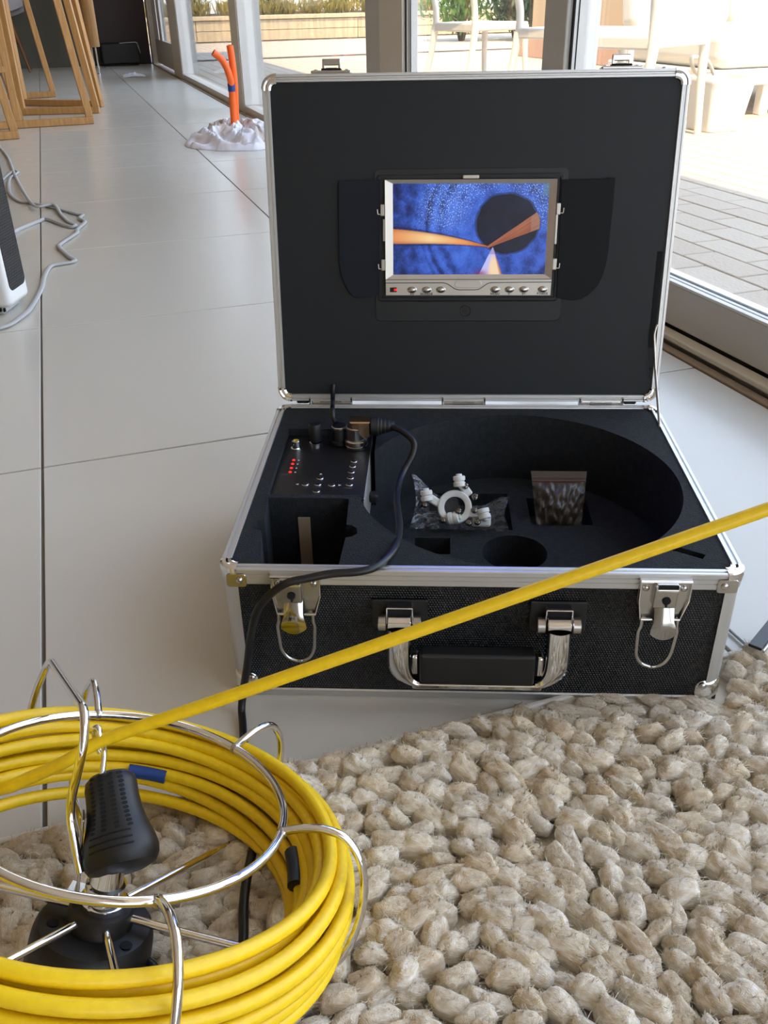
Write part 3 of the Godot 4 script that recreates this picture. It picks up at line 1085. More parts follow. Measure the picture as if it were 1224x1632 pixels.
func cloth_and_pipes() -> void:
	var turn := Basis(Vector3.UP, ROOM_TURN)
	var fn := FastNoiseLite.new()
	fn.seed = 44
	fn.frequency = 3.2
	fn.fractal_octaves = 3
	var fr := FastNoiseLite.new()
	fr.seed = 9
	fr.frequency = 3.4
	fr.fractal_type = FastNoiseLite.FRACTAL_RIDGED
	fr.fractal_octaves = 3
	# outline of the heap round its middle, room coordinates
	var edge := [Vector2(-0.232, -0.20), Vector2(-0.15, -0.34), Vector2(-0.02, -0.42), Vector2(0.08, -0.39), Vector2(0.17, -0.30), Vector2(0.215, -0.1), Vector2(0.21, 0.15), Vector2(0.16, 0.36), Vector2(0.02, 0.40), Vector2(-0.07, 0.25), Vector2(-0.13, 0.02), Vector2(-0.20, -0.08)]
	var ring := []
	for q in edge:
		ring.append(Vector3(q.x, 0, -q.y))
	var outline := spline(ring, 8, true)
	var s := Shape.new()
	s.tinted = true
	var n := outline.size()
	var rows := 22
	var grid := []
	for i in rows + 1:
		var row := []
		var k := 1.0 - float(i) / rows
		for j in n:
			var p := outline[j] * k
			p += Vector3(fn.get_noise_2d(p.x * 3.0, p.z * 3.0), 0, fn.get_noise_2d(p.x * 3.0 + 50.0, p.z * 3.0)) * 0.035 * (1.0 - k * 0.6)
			var ridge := fr.get_noise_2d(p.x * 2.6 + 3.0, p.z * 1.3)
			var y := 0.006 + (0.062 * pow(1.0 - k * k, 0.40)) * clampf(0.36 + 0.80 * ridge, 0.06, 1.3)
			if i == 0:
				y = 0.001
			row.append(Vector3(p.x, y, p.z))
		grid.append(row)
	var base := s.v.size()
	s.sheet(grid, Vector3.UP, true)
	for i in s.v.size() - base:
		var p := s.v[base + i]
		var stain := clampf(fn.get_noise_2d(p.x * 2.2 + 7.0, p.z * 1.1 + 3.0) * 3.2 + 0.35, 0.0, 1.0)
		s.col[base + i] = Color(0.80, 0.79, 0.82).lerp(Color(0.50, 0.38, 0.29), stain * 0.8)
	var m := mat(Color.WHITE, 0.9)
	m.vertex_color_use_as_albedo = true
	tag(obj("rag_cloth", s.mesh(), m, self, Transform3D(turn, room(0.455, 0, 3.67))), "crumpled white cloth with beige stains heaped round the orange pipes", "cloth")
	s = Shape.new()
	s.tube(spline([room(0.483, 0.0, 3.75), room(0.485, 0.077, 3.75), room(0.489, 0.140, 3.75), room(0.493, 0.203, 3.75), room(0.492, 0.276, 3.75), room(0.487, 0.356, 3.75)], 6), 0.0145, 14)
	var a := holder("orange_pipe", self)
	tag(a, "straighter and taller of the two orange pipes standing in the cloth", "pipe", "orange pipes in the cloth")
	part("tube", s, M.orange, a)
	s = Shape.new()
	s.tube(spline([room(0.470, 0.0, 3.735), room(0.472, 0.07, 3.735), room(0.474, 0.131, 3.735), room(0.474, 0.188, 3.73), room(0.469, 0.237, 3.72), room(0.448, 0.296, 3.72), room(0.409, 0.333, 3.72)], 6), 0.0145, 14)
	var b := holder("orange_pipe", self)
	tag(b, "orange pipe that bends over to the left, with blue tape round it", "pipe", "orange pipes in the cloth")
	part("tube", s, M.orange, b)
	s = Shape.new()
	s.tube(spline([room(0.474, 0.180, 3.73), room(0.474, 0.195, 3.729), room(0.4725, 0.212, 3.727)], 4), 0.0158, 14)
	tag(part("tape_wrap", s, M.blue_tape, b), "blue tape wrapped round the pipe", "")
	for e in [[a, room(0.487, 0.3575, 3.75), Vector3(0, 1, 0)], [b, room(0.4083, 0.3337, 3.72), (room(0.409, 0.333, 3.72) - room(0.44, 0.31, 3.72)).normalized()]]:
		s = Shape.new()
		var y: Vector3 = e[2]
		var x := y.cross(Vector3.BACK).normalized()
		s.xf = Transform3D(Basis(x, y, x.cross(y)), e[1])
		s.lathe([Vector2(0, -0.0004), Vector2(0.0105, -0.0004), Vector2(0.0105, 0.0006), Vector2(0, 0.0006)], 14)
		part("bore", s, mat(Color(0.45, 0.16, 0.05), 0.7), e[0])
	# scrap of tissue further down the room
	s = Shape.new()
	var rr := []
	for i in 9:
		var row := []
		for j in 17:
			var q := Vector2(j / 8.0 - 1.0, i / 4.0 - 1.0)
			var k := clampf(1.0 - q.length() * 0.8, 0.0, 1.0)
			row.append(Vector3(q.x * 0.085 + fn.get_noise_2d(j * 0.6, i * 0.6) * 0.02, 0.002 + k * 0.03 * (0.6 + fn.get_noise_2d(j * 1.3, i * 1.3 + 5.0)), -q.y * 0.13))
		rr.append(row)
	s.sheet(rr, Vector3.UP)
	tag(obj("tissue_scrap", s.mesh(), mat(Color(0.88, 0.88, 0.88), 0.9), self, Transform3D(turn, room(0.36, 0, 7.62))), "scrap of white tissue lying on the tiles far down the room", "tissue")
	# black suitcase against the far door
	var bag := holder("suitcase", self, Transform3D(turn, room(0.375, 0, 9.0)))
	tag(bag, "black suitcase standing against the dark far door", "suitcase")
	s = Shape.new()
	s.rbox(Vector3(0, 0.10, 0), Vector3(0.35, 0.18, 0.10), 0.02, 3)
	part("shell", s, mat(Color(0.035, 0.035, 0.038), 0.5), bag)
	s = Shape.new()
	s.rbox(Vector3(0, 0.006, 0), Vector3(0.30, 0.012, 0.08), 0.004, 1)
	part("foot", s, M.rubber, bag)
	s = Shape.new()
	s.tube(bent([Vector3(0.0, 0.186, 0.052), Vector3(0.155, 0.192, 0.054), Vector3(0.176, 0.10, 0.054)], 0.02), 0.004, 8)
	part("trim_bar", s, M.steel, bag)


const CW := 0.42
const CD := 0.3328
const CH := 0.1345
const LEAN := 0.1508


func lid_frame() -> Transform3D:
	var y := Vector3(0, cos(LEAN), -sin(LEAN))
	return Transform3D(Basis(Vector3.RIGHT, y, Vector3.RIGHT.cross(y)), Vector3(0, CH + 0.0051, -CD))


func rivet(s: Shape, p: Vector3, nn: Vector3, r: float = 0.0032) -> void:
	var keep := s.xf
	var x := nn.cross(Vector3(0.31, 0.83, 0.47)).normalized()
	s.xf = s.xf * Transform3D(Basis(x, nn, x.cross(nn)), p)
	s.lathe([Vector2(r, 0), Vector2(r * 0.98, r * 0.25), Vector2(r * 0.7, r * 0.55), Vector2(r * 0.3, r * 0.66), Vector2(0, r * 0.68)], 12)
	s.xf = keep


func equipment_case() -> void:
	var c := holder("equipment_case", self)
	tag(c, "open black and aluminium equipment case with a screen in its raised lid", "case")
	var s := Shape.new()
	var hw := CW / 2.0
	# panels of embossed black vinyl
	s.rbox(Vector3(0, 0.066, -0.0035), Vector3(CW - 0.022, 0.120, 0.005), 0.001, 1)
	part("front_panel", s, M.vinyl, c)
	s = Shape.new()
	s.rbox(Vector3(0, 0.066, -CD + 0.0035), Vector3(CW - 0.022, 0.120, 0.005), 0.001, 1)
	part("back_panel", s, M.vinyl, c)
	for x in [-1.0, 1.0]:
		s = Shape.new()
		s.rbox(Vector3(x * (hw - 0.0035), 0.066, -CD / 2.0), Vector3(0.005, 0.120, CD - 0.022), 0.001, 1)
		part("side_panel", s, M.vinyl, c)
	s = Shape.new()
	s.rbox(Vector3(0, 0.005, -CD / 2.0), Vector3(CW - 0.004, 0.007, CD - 0.004), 0.001, 1)
	part("bottom_board", s, M.black_plastic, c)
	# aluminium extrusions: upright corners, bottom edging, top rim (profile: outward, height)
	var up := Transform3D(Basis(Vector3.RIGHT, Vector3(0, 0, -1), Vector3.UP), Vector3(0, 0, -CD / 2.0))
	for k in 4:
		s = Shape.new()
		s.xf = up
		s.frame(ring_path(CW, CD, 0.013, Vector2.ZERO, k, 0.0008, 8), [Vector2(-0.003, 0.006), Vector2(0, 0.0065), Vector2(0, 0.121), Vector2(-0.003, 0.1215)], false)
		part("corner_extrusion", s, M.alu, c)
	s = Shape.new()
	s.xf = up
	s.frame(ring_path(CW, CD, 0.013), [Vector2(-0.012, 0.0), Vector2(-0.001, 0.0), Vector2(0.0004, 0.0014), Vector2(0.0004, 0.0072), Vector2(-0.0006, 0.0082), Vector2(-0.003, 0.0084)])
	part("bottom_edging", s, M.alu, c)
	s = Shape.new()
	s.xf = up
	var rim := [Vector2(-0.003, 0.1192), Vector2(0.0002, 0.1194), Vector2(0.0012, 0.1202), Vector2(0.0012, 0.1248), Vector2(0.0004, 0.1252), Vector2(0.0004, 0.1262), Vector2(0.0013, 0.1266), Vector2(0.0013, 0.1292), Vector2(0.0005, 0.1296), Vector2(0.0005, 0.1303), Vector2(0.0014, 0.1307), Vector2(0.0014, 0.1338), Vector2(0.0007, 0.1346), Vector2(-0.0016, 0.1346), Vector2(-0.0022, 0.1332), Vector2(-0.0036, 0.1332), Vector2(-0.0042, 0.1346), Vector2(-0.0068, 0.1346), Vector2(-0.0072, 0.1335), Vector2(-0.0072, 0.118)]
	s.frame(ring_path(CW, CD, 0.013), rim)
	part("top_rim", s, M.alu, c)
	# bright corner caps with rivets
	for k in 4:
		var sx := 1.0 if k in [0, 3] else -1.0
		var front := k in [2, 3]
		s = Shape.new()
		s.xf = up
		s.frame(ring_path(CW, CD, 0.013, Vector2.ZERO, k, 0.001, 8), [Vector2(-0.001, 0.1262), Vector2(0.0022, 0.1266), Vector2(0.0024, 0.131), Vector2(0.0016, 0.1345), Vector2(0.0000, 0.1354), Vector2(-0.003, 0.1354), Vector2(-0.0052, 0.1345), Vector2(-0.0075, 0.1354), Vector2(-0.009, 0.135), Vector2(-0.009, 0.131)], false)
		var cap := part("rim_corner", s, M.chrome, c)
		var zf := 0.0012 if front else -CD - 0.0012
		s = Shape.new()
		s.xf = Transform3D(Basis() if front else Basis(Vector3.UP, PI), Vector3(0, 0, zf))
		s.plate(rounded(0.0165, 0.0125, 0.0025, 3, Vector2(sx * 0.1965 * (1.0 if front else -1.0), 0.1238)), 0.0012, 0.0004)
		part("corner_tab", s, M.steel, cap)
		s = Shape.new()
		rivet(s, Vector3(sx * 0.194, 0.1243, zf + (0.001 if front else -0.001)), Vector3(0, 0, 1.0 if front else -1.0), 0.0030)
		part("rivet", s, M.steel, cap)
		# rounded foot corner
		s = Shape.new()
		var mid := Vector3(sx * (hw - 0.0125), 0.0145, -0.0125 if front else -CD + 0.0125)
		s.rbox(mid, Vector3(0.0275, 0.0295, 0.0275), 0.0118, 5)
		var foot := part("base_corner", s, M.chrome, c)
		s = Shape.new()
		rivet(s, mid + Vector3(-sx * 0.004, 0.006, 0.0135 if front else -0.0135), Vector3(0, 0, 1.0 if front else -1.0), 0.0034)
		part("rivet", s, M.steel, foot)
	case_foam(c)
	latch(c, 0.1475, 1.0)
	latch(c, -0.1478, -1.0)
	case_handle(c)
	lid(c)
	for x in [-0.152, -0.0025, 0.150]:
		var h := holder("hinge", c)
		s = Shape.new()
		s.rbox(Vector3(x, CH + 0.0015, -CD - 0.0030), Vector3(0.044, 0.005, 0.0022), 0.0006, 1)
		for e in [-1.0, 1.0]:
			s.rbox(Vector3(x + e * 0.0235, CH + 0.003, -CD - 0.003), Vector3(0.0022, 0.011, 0.007), 0.0006, 1)
		part("leaf", s, M.steel, h)
		s = Shape.new()
		s.tube(PackedVector3Array([Vector3(x - 0.021, CH + 0.0032, -CD - 0.003), Vector3(x + 0.021, CH + 0.0032, -CD - 0.003)]), 0.0021, 12)
		part("pin", s, M.chrome, h)
		s = Shape.new()
		s.tube(PackedVector3Array([Vector3(x - 0.012, CH + 0.0032, -CD - 0.003), Vector3(x + 0.012, CH + 0.0032, -CD - 0.003)]), 0.0029, 12)
		part("knuckle", s, M.steel, h)
	for x in [-0.184, 0.182]:
		s = Shape.new()
		s.xf = Transform3D(Basis(), Vector3(x, CH + 0.0035, -CD - 0.008))
		s.rbox(Vector3.ZERO, Vector3(0.014, 0.007, 0.012), 0.002)
		part("rubber_foot", s, M.rubber, c)
	# lid stay on the right
	var t := lid_frame()
	s = Shape.new()
	s.tube(bent([t * Vector3(0.2015, 0.085, 0.003), t * Vector3(0.1985, 0.076, 0.006), t * Vector3(0.2035, 0.034, 0.010), Vector3(0.203, CH + 0.002, -0.283), Vector3(0.2005, CH - 0.02, -0.262)], 0.006, 3), 0.0015, 8, false, 1.0)
	part("lid_stay", s, M.dull_chrome, c)


func case_foam(c: Node3D) -> void:
	var top := CH - 0.0012
	var foam := CSGCombiner3D.new()
	foam.name = "foam_insert"
	foam.material_override = M.foam
	var block := CSGPolygon3D.new()
	block.name = "block"
	block.polygon = rounded(CW - 0.0142, CD - 0.0142, 0.009, 5)
	block.depth = top - 0.009
	block.transform = Transform3D(Basis(Vector3.RIGHT, Vector3(0, 0, -1), Vector3.UP), Vector3(0, top, -CD / 2.0))
	foam.add_child(block)
	# [polygon (x, -z), floor height]
	var circle := PackedVector2Array()
	for k in 96:
		var q := Vector2(0.043, 0.1575) + Vector2.from_angle(TAU * k / 96) * 0.1515
		q.x = minf(q.x, 0.1965)
		circle.append(q)
	foam_cut(foam, circle, 0.055)
	foam_cut(foam, PackedVector2Array([Vector2(-0.1915, 0.126), Vector2(-0.096, 0.126), Vector2(-0.096, 0.270), Vector2(-0.1915, 0.270)]), 0.07)
	var front := PackedVector2Array([Vector2(-0.1893, 0.1195), Vector2(-0.1865, 0.081), Vector2(-0.1925, 0.0775), Vector2(-0.1960, 0.0725), Vector2(-0.1955, 0.067), Vector2(-0.191, 0.0635), Vector2(-0.186, 0.0615), Vector2(-0.1772, 0.0075), Vector2(-0.1135, 0.0075), Vector2(-0.1115, 0.051), Vector2(-0.1055, 0.053), Vector2(-0.1018, 0.058), Vector2(-0.1030, 0.0665), Vector2(-0.1080, 0.0715), Vector2(-0.1125, 0.0725), Vector2(-0.1140, 0.1180), Vector2(-0.1200, 0.1195)])
	foam_cut(foam, front, 0.030)
	# groove to the corner
	foam_cut(foam, PackedVector2Array([Vector2(0.1450, 0.0455), Vector2(0.1820, 0.0235), Vector2(0.1862, 0.0298), Vector2(0.1500, 0.052)]), 0.100)
	# deep pockets in the floor of the round well
	foam_cut(foam, PackedVector2Array([Vector2(-0.0545, 0.1475), Vector2(-0.0185, 0.1475), Vector2(-0.0185, 0.178), Vector2(-0.0545, 0.178)]), 0.020)
	var hole := PackedVector2Array()
	for k in 48:
		hole.append(Vector2(0.0445, 0.152) + Vector2.from_angle(TAU * k / 48) * 0.0322)
	foam_cut(foam, hole, 0.020)
	foam_cut(foam, PackedVector2Array([Vector2(-0.040, 0.194), Vector2(0.046, 0.194), Vector2(0.046, 0.272), Vector2(-0.040, 0.272)]), 0.032)
	foam_cut(foam, PackedVector2Array([Vector2(0.066, 0.206), Vector2(0.130, 0.206), Vector2(0.130, 0.262), Vector2(0.066, 0.262)]), 0.032)
	c.add_child(foam, true)
	var s := Shape.new()
	s.bar(Vector3(-0.157, 0.033, -0.1185), Vector3(-0.157, 0.113, -0.1185), 0.0115, 0.0012, Vector3.RIGHT, 0.0004)
	tag(part("hook_tape", s, M.beige_tape, c), "beige strip standing in the front pocket of the foam", "")


func foam_cut(foam: CSGCombiner3D, poly: PackedVector2Array, low: float) -> void:
	var k := CSGPolygon3D.new()
	k.name = "pocket"
	k.operation = CSGShape3D.OPERATION_SUBTRACTION
	k.polygon = poly
	k.depth = CH + 0.01 - low
	# the polygon holds (x, -z); it is sunk from just above the foam
	k.transform = Transform3D(Basis(Vector3.RIGHT, Vector3(0, 0, -1), Vector3.UP), Vector3(0, CH + 0.01, 0))
	foam.add_child(k, true)


func latch(c: Node3D, x: float, m: float) -> void:
	# the cover sits slightly off the middle of the plate
	var l := holder("latch", c, Transform3D(Basis(), Vector3(x, 0, 0.0012)))
	var s := Shape.new()
	s.plate(PackedVector2Array([Vector2(-0.0205, 0.1300), Vector2(-0.0205, 0.1105), Vector2(-0.0175, 0.0995), Vector2(-0.0165, 0.0910), Vector2(0.0140, 0.0910), Vector2(0.0150, 0.0985), Vector2(0.0195, 0.1120), Vector2(0.0200, 0.1300)]), 0.0022, 0.0006)
	part("back_plate", s, M.steel, l)
	s = Shape.new()
	s.rbox(Vector3(-0.0003, 0.1302, 0.003), Vector3(0.041, 0.0022, 0.006), 0.0008)
	for e in [-1.0, 1.0]:
		s.bar(Vector3(e * 0.0198, 0.129, 0.003), Vector3(e * 0.0195, 0.1115, 0.003), 0.0012, 0.005, Vector3.RIGHT, 0.0004)
		s.bar(Vector3(e * 0.0195, 0.1115, 0.003), Vector3(e * 0.0155 - 0.0010, 0.093, 0.003), 0.0012, 0.005, Vector3.RIGHT, 0.0004)
	part("plate_edge", s, M.chrome, l)
	var dx := 0.000 if m > 0 else -0.004
	s = Shape.new()
	s.xf = Transform3D(Basis(Vector3.RIGHT, 0.06), Vector3(dx, 0.1185, 0.0050))
	s.rbox(Vector3(0, 0, 0), Vector3(0.0185, 0.0235, 0.0075), 0.0018)
	part("cover", s, M.steel, l)
	s = Shape.new()
	s.rbox(Vector3(dx + 0.0005, 0.1268, 0.0088), Vector3(0.016, 0.0062, 0.0014), 0.0006, 1)
	part("hook_slot", s, M.hole, l)
	s = Shape.new()
	s.rbox(Vector3(dx + 0.0005, 0.1253, 0.0096), Vector3(0.0165, 0.0028, 0.0020), 0.0009)
	s.bar(Vector3(dx - 0.0078, 0.1245, 0.0094), Vector3(dx - 0.0092, 0.1300, 0.0094), 0.0012, 0.0018, Vector3.RIGHT, 0.0004)
	s.bar(Vector3(dx + 0.0088, 0.1245, 0.0094), Vector3(dx + 0.0088, 0.1300, 0.0094), 0.0012, 0.0018, Vector3.RIGHT, 0.0004)
	part("hook_edge", s, M.chrome, l)
	s = Shape.new()
	s.xf = Transform3D(Basis(Vector3.RIGHT, PI / 2), Vector3(dx + 0.0006, 0.1150, 0.0092))
	s.lathe([Vector2(0, 0), Vector2(0.0034, 0), Vector2(0.0034, 0.0003), Vector2(0, 0.0003)], 20)
	s.xf = Transform3D()
	s.rbox(Vector3(dx + 0.0008, 0.1112, 0.0094), Vector3(0.0018, 0.0042, 0.0004), 0.0002, 1)
	part("keyhole", s, M.hole, l)
	# curled thumb tab
	s = Shape.new()
	var rows := []
	for i in 12:
		var k := i / 11.0
		var y := 0.1072 - 0.0225 * k
		var z := 0.0062 + 0.0035 * sin(k * PI * 0.9) + 0.0075 * k * k
		var w := 0.0078 + (0.0026 * smoothstep(0.45, 0.9, k))
		var row := []
		for j in 9:
			var q := j / 4.0 - 1.0
			row.append(Vector3(dx + q * w + 0.0012, y - 0.0042 * (1.0 - q * q) * k * k, z - 0.0016 * q * q))
		rows.append(row)
	s.sheet(rows, Vector3.BACK)
	for i in 12:
		for j in 9:
			rows[i][j] += Vector3(0, 0, -0.0011)
	s.sheet(rows, Vector3.FORWARD)
	part("thumb_tab", s, M.dull_chrome, l)
	s = Shape.new()
	s.tube(PackedVector3Array([Vector3(-0.0163, 0.0945, 0.0058), Vector3(0.0145, 0.0945, 0.0058)]), 0.0013, 8)
	part("axle", s, M.chrome, l)
	s = Shape.new()
	s.tube(bent([Vector3(-0.0155, 0.0945, 0.006), Vector3(-0.0155, 0.088, 0.0064), Vector3(-0.0172, 0.083, 0.0064), Vector3(-0.0160, 0.058, 0.0064), Vector3(-0.011, 0.0490, 0.0064), Vector3(-0.0005, 0.0452, 0.0064), Vector3(0.008, 0.0495, 0.0064), Vector3(0.0122, 0.059, 0.0064), Vector3(0.0140, 0.083, 0.0064), Vector3(0.0128, 0.088, 0.0064), Vector3(0.0128, 0.0945, 0.006)], 0.007, 5), 0.00165, 10)
	part("wire_bail", s, M.steel, l)
	s = Shape.new()
	s.rbox(Vector3(-0.0005, 0.0468, 0.0068), Vector3(0.0045, 0.0030, 0.0036), 0.0012)
	part("bail_joint", s, M.steel, l)
	for e in [-0.0150, 0.0148]:
		s = Shape.new()
		rivet(s, Vector3(e, 0.1225, 0.002), Vector3.BACK, 0.0028)
		part("rivet", s, M.steel, l)


func case_handle(c: Node3D) -> void:
	var h := holder("handle", c)
	for e in [-1.0, 1.0]:
		var x: float = -0.0637 if e < 0 else 0.0655
		var s := Shape.new()
		s.rbox(Vector3(x, 0.0920, 0.0012), Vector3(0.046, 0.030, 0.003), 0.0012)
		part("bracket_pad", s, M.black_plastic, h)
		s = Shape.new()
		s.rbox(Vector3(x, 0.0935, 0.0045), Vector3(0.0205, 0.021, 0.008), 0.001)
		part("bracket_housing", s, M.hole, h)
		s = Shape.new()
		s.rbox(Vector3(x, 0.1032, 0.0050), Vector3(0.0215, 0.0014, 0.0096), 0.0005, 1)
		for k in [-1.0, 1.0]:
			s.rbox(Vector3(x + k * 0.0104, 0.0955, 0.0050), Vector3(0.0012, 0.0155, 0.0096), 0.0004, 1)
		part("bracket_edge", s, M.chrome, h)
		for k in [-1.0, 1.0]:
			s = Shape.new()
			s.xf = Transform3D(Basis(Vector3.BACK, PI / 2), Vector3(x + k * 0.0142, 0.0895, 0.0100))
			s.lathe([Vector2(0, -0.0034), Vector2(0.0062, -0.0034), Vector2(0.0068, -0.0028), Vector2(0.0068, 0.0028), Vector2(0.0062, 0.0034), Vector2(0, 0.0034)], 24)
			part("pivot", s, M.steel, h)
		s = Shape.new()
		s.xf = Transform3D(Basis(Vector3.BACK, PI / 2), Vector3(x, 0.0905, 0.0115))
		s.lathe([Vector2(0, -0.0094), Vector2(0.0060, -0.0094), Vector2(0.0064, -0.009), Vector2(0.0064, 0.009), Vector2(0.0060, 0.0094), Vector2(0, 0.0094)], 24)
		s.xf = Transform3D()
		# bowed arm: cross-sections from the pivot down and round to the grip
		var rows := []
		for k in 15:
			var t := k / 14.0
			var a := clampf((t - 0.4) / 0.6, 0.0, 1.0) * PI / 2
			var y := 0.088 - 0.030 * minf(t / 0.4, 1.0)
			var inner := Vector2(x - e * 0.0094, y)
			var outer := Vector2(x + e * 0.0094, y)
			if t > 0.4:
				inner = Vector2(x - e * 0.0094 - e * 0.0070 * (1.0 - cos(a)), 0.058 - 0.0200 * sin(a))
				outer = Vector2(x + e * 0.0094 - e * 0.0262 * (1.0 - cos(a)), 0.058 - 0.0275 * sin(a))
			var row := []
			for j in 7:
				var q := j / 6.0
				var p := inner.lerp(outer, q)
				row.append(Vector3(p.x, p.y, 0.0185 + 0.0036 * sin(q * PI) + 0.003 * sin(minf(t, 0.8) * PI)))
			for j in 7:
				var q := 1.0 - j / 6.0
				var p := inner.lerp(outer, q)
				row.append(Vector3(p.x, p.y, 0.0115 + 0.003 * sin(minf(t, 0.8) * PI)))
			rows.append(row)
		var before := s.v.size()
		s.sheet(rows, Vector3.ZERO, true)
		for i in range(before, s.v.size()):
			# outside of the bar is away from its own middle line
			var k := (i - before) / 14
			var mid := Vector3.ZERO
			for q in rows[k]:
				mid += q / 14.0
			if s.n[i].dot(s.v[i] - mid) < 0.0:
				s.n[i] = -s.n[i]
		s = rewound(s)
		part("arm", s, M.chrome, h)
	var g := Shape.new()
	g.rbox(Vector3(0.0004, 0.0518, 0.0170), Vector3(0.0945, 0.0312, 0.0150), 0.0030, 3)
	part("grip", g, M.rubber, h)
	g = Shape.new()
	g.rbox(Vector3(0.0006, 0.0332, 0.0172), Vector3(0.108, 0.0056, 0.0125), 0.0016)
	part("grip_trim", g, M.chrome, h)
	for e in [-0.0505, 0.0520]:
		g = Shape.new()
		g.rbox(Vector3(e, 0.0520, 0.0140), Vector3(0.0065, 0.021, 0.011), 0.003)
		part("grip_end", g, M.chrome, h)


# triangles turned so that they agree with the normals
func rewound(s: Shape) -> Shape:
	var k := 0
	while k < s.idx.size():
		var a := s.idx[k]
		var b := s.idx[k + 1]
		var c := s.idx[k + 2]
		var g := (s.v[a] - s.v[c]).cross(s.v[a] - s.v[b])
		if g.dot(s.n[a] + s.n[b] + s.n[c]) < 0.0:
			s.idx[k + 1] = c
			s.idx[k + 2] = b
		k += 3
	return s


func lid(c: Node3D) -> void:
	var l := holder("lid", c, lid_frame())
	var lh := 0.3310
	var s := Shape.new()
	var prof := [Vector2(0.0004, -0.040), Vector2(0.0008, -0.0200), Vector2(0.0008, -0.0012), Vector2(0.0001, 0.0), Vector2(-0.0018, 0.0), Vector2(-0.0024, -0.0013), Vector2(-0.0038, -0.0013), Vector2(-0.0044, 0.0), Vector2(-0.0064, 0.0), Vector2(-0.0070, -0.0010), Vector2(-0.0072, -0.004)]
	s.frame(ring_path(CW, lh, 0.013, Vector2(0, lh / 2)), prof)
	part("lid_rim", s, M.alu, l)
	s = Shape.new()
	s.rbox(Vector3(0, lh / 2, -0.038), Vector3(CW - 0.004, lh - 0.004, 0.005), 0.001, 1)
	part("lid_back", s, M.vinyl, l)
	# lining with the screen recess cut into it
	s = Shape.new()
	s.xf = Transform3D(Basis(), Vector3(0, 0, -0.0056))
	s.plate(rounded(CW - 0.0138, lh - 0.0138, 0.0095, 6, Vector2(0, lh / 2)), 0.0036, 0.0003)
	part("lining", s, M.lining, l)
	s = Shape.new()
	s.xf = Transform3D(Basis(), Vector3(0, 0, -0.0021))
	s.plate(rounded(0.199, 0.155, 0.006, 4, Vector2(-0.0006, 0.1655)), 0.0009, 0.0006)
	part("mounting_plate", s, mat(Color(0.050, 0.072, 0.082), 0.5), l)
	s = Shape.new()
	s.xf = Transform3D(Basis(), Vector3(0, 0, -0.0013))
	s.frame(ring_path(0.192, 0.128, 0.004, Vector2(-0.0010, 0.1735)), [Vector2(0.0, 0.0), Vector2(0.0, 0.0022), Vector2(-0.0012, 0.0027), Vector2(-0.004, 0.0027), Vector2(-0.004, 0.0)])
	part("recess_frame", s, M.rubber, l)
	s = Shape.new()
	s.xf = Transform3D(Basis(Vector3.RIGHT, PI / 2), Vector3(-0.0026, 0.0995, -0.0013))
	s.lathe([Vector2(0.0062, 0), Vector2(0.0062, 0.0010), Vector2(0.0056, 0.0013), Vector2(0.0050, 0.0009), Vector2(0.0044, 0.0009), Vector2(0.0018, 0.0011), Vector2(0, 0.0011)], 28)
	part("push_stud", s, M.rubber, l)
	for k in 4:
		s = Shape.new()
		s.frame(ring_path(CW, lh, 0.013, Vector2(0, lh / 2), k, 0.001, 8), [Vector2(0.0016, -0.020), Vector2(0.0018, -0.0012), Vector2(0.0008, 0.0009), Vector2(-0.001, 0.0010), Vector2(-0.0026, 0.0004), Vector2(-0.0040, 0.0010), Vector2(-0.0062, 0.0010), Vector2(-0.0082, 0.0004), Vector2(-0.0085, -0.004)], false)
		part("lid_corner", s, M.chrome, l)
	# recess for the stay
	s = Shape.new()
	s.xf = Transform3D(Basis(), Vector3(0, 0, -0.0021))
	s.plate(rounded(0.0058, 0.101, 0.0006, 2, Vector2(0.1985, 0.1095)), 0.0006, 0.0001)
	part("stay_slot", s, M.hole, l)
	s = Shape.new()
	for y in [0.020, 0.028, 0.036]:
		rivet(s, Vector3(0.2008, y, -0.0021), Vector3.BACK, 0.0012)
	part("stay_rivet", s, M.black_plastic, l)
	# hooks for the latches on the upper edge
	for x in [-0.1415, 0.1448]:
		var k := holder("latch_hook", l)
		s = Shape.new()
		s.rbox(Vector3(x, lh + 0.0022, -0.011), Vector3(0.040, 0.0032, 0.016), 0.0012)
		part("hook_plate", s, M.steel, k)
		s = Shape.new()
		s.rbox(Vector3(x, lh + 0.0045, -0.012), Vector3(0.020, 0.003, 0.012), 0.001, 1)
		part("hook_seat", s, M.hole, k)
		s = Shape.new()
		s.rbox(Vector3(x, lh + 0.0118, -0.0120), Vector3(0.0185, 0.0062, 0.0025), 0.001)
		for e in [-1.0, 1.0]:
			s.bar(Vector3(x + e * 0.0080, lh + 0.003, -0.012), Vector3(x + e * 0.0080, lh + 0.0115, -0.012), 0.0026, 0.0024, Vector3.RIGHT, 0.0006)
		s.rbox(Vector3(x, lh + 0.0053, -0.0115), Vector3(0.012, 0.003, 0.003), 0.001)
		part("hook_loop", s, M.steel, k)
		for e in [-0.0155, 0.0155]:
			s = Shape.new()
			rivet(s, Vector3(x + e, lh + 0.0036, -0.010), Vector3.UP, 0.0026)
			part("rivet", s, M.steel, k)
	s = Shape.new()
	rivet(s, Vector3(0.186, lh + 0.0008, -0.006), Vector3.UP, 0.0028)
	part("lid_rivet", s, M.steel, l)


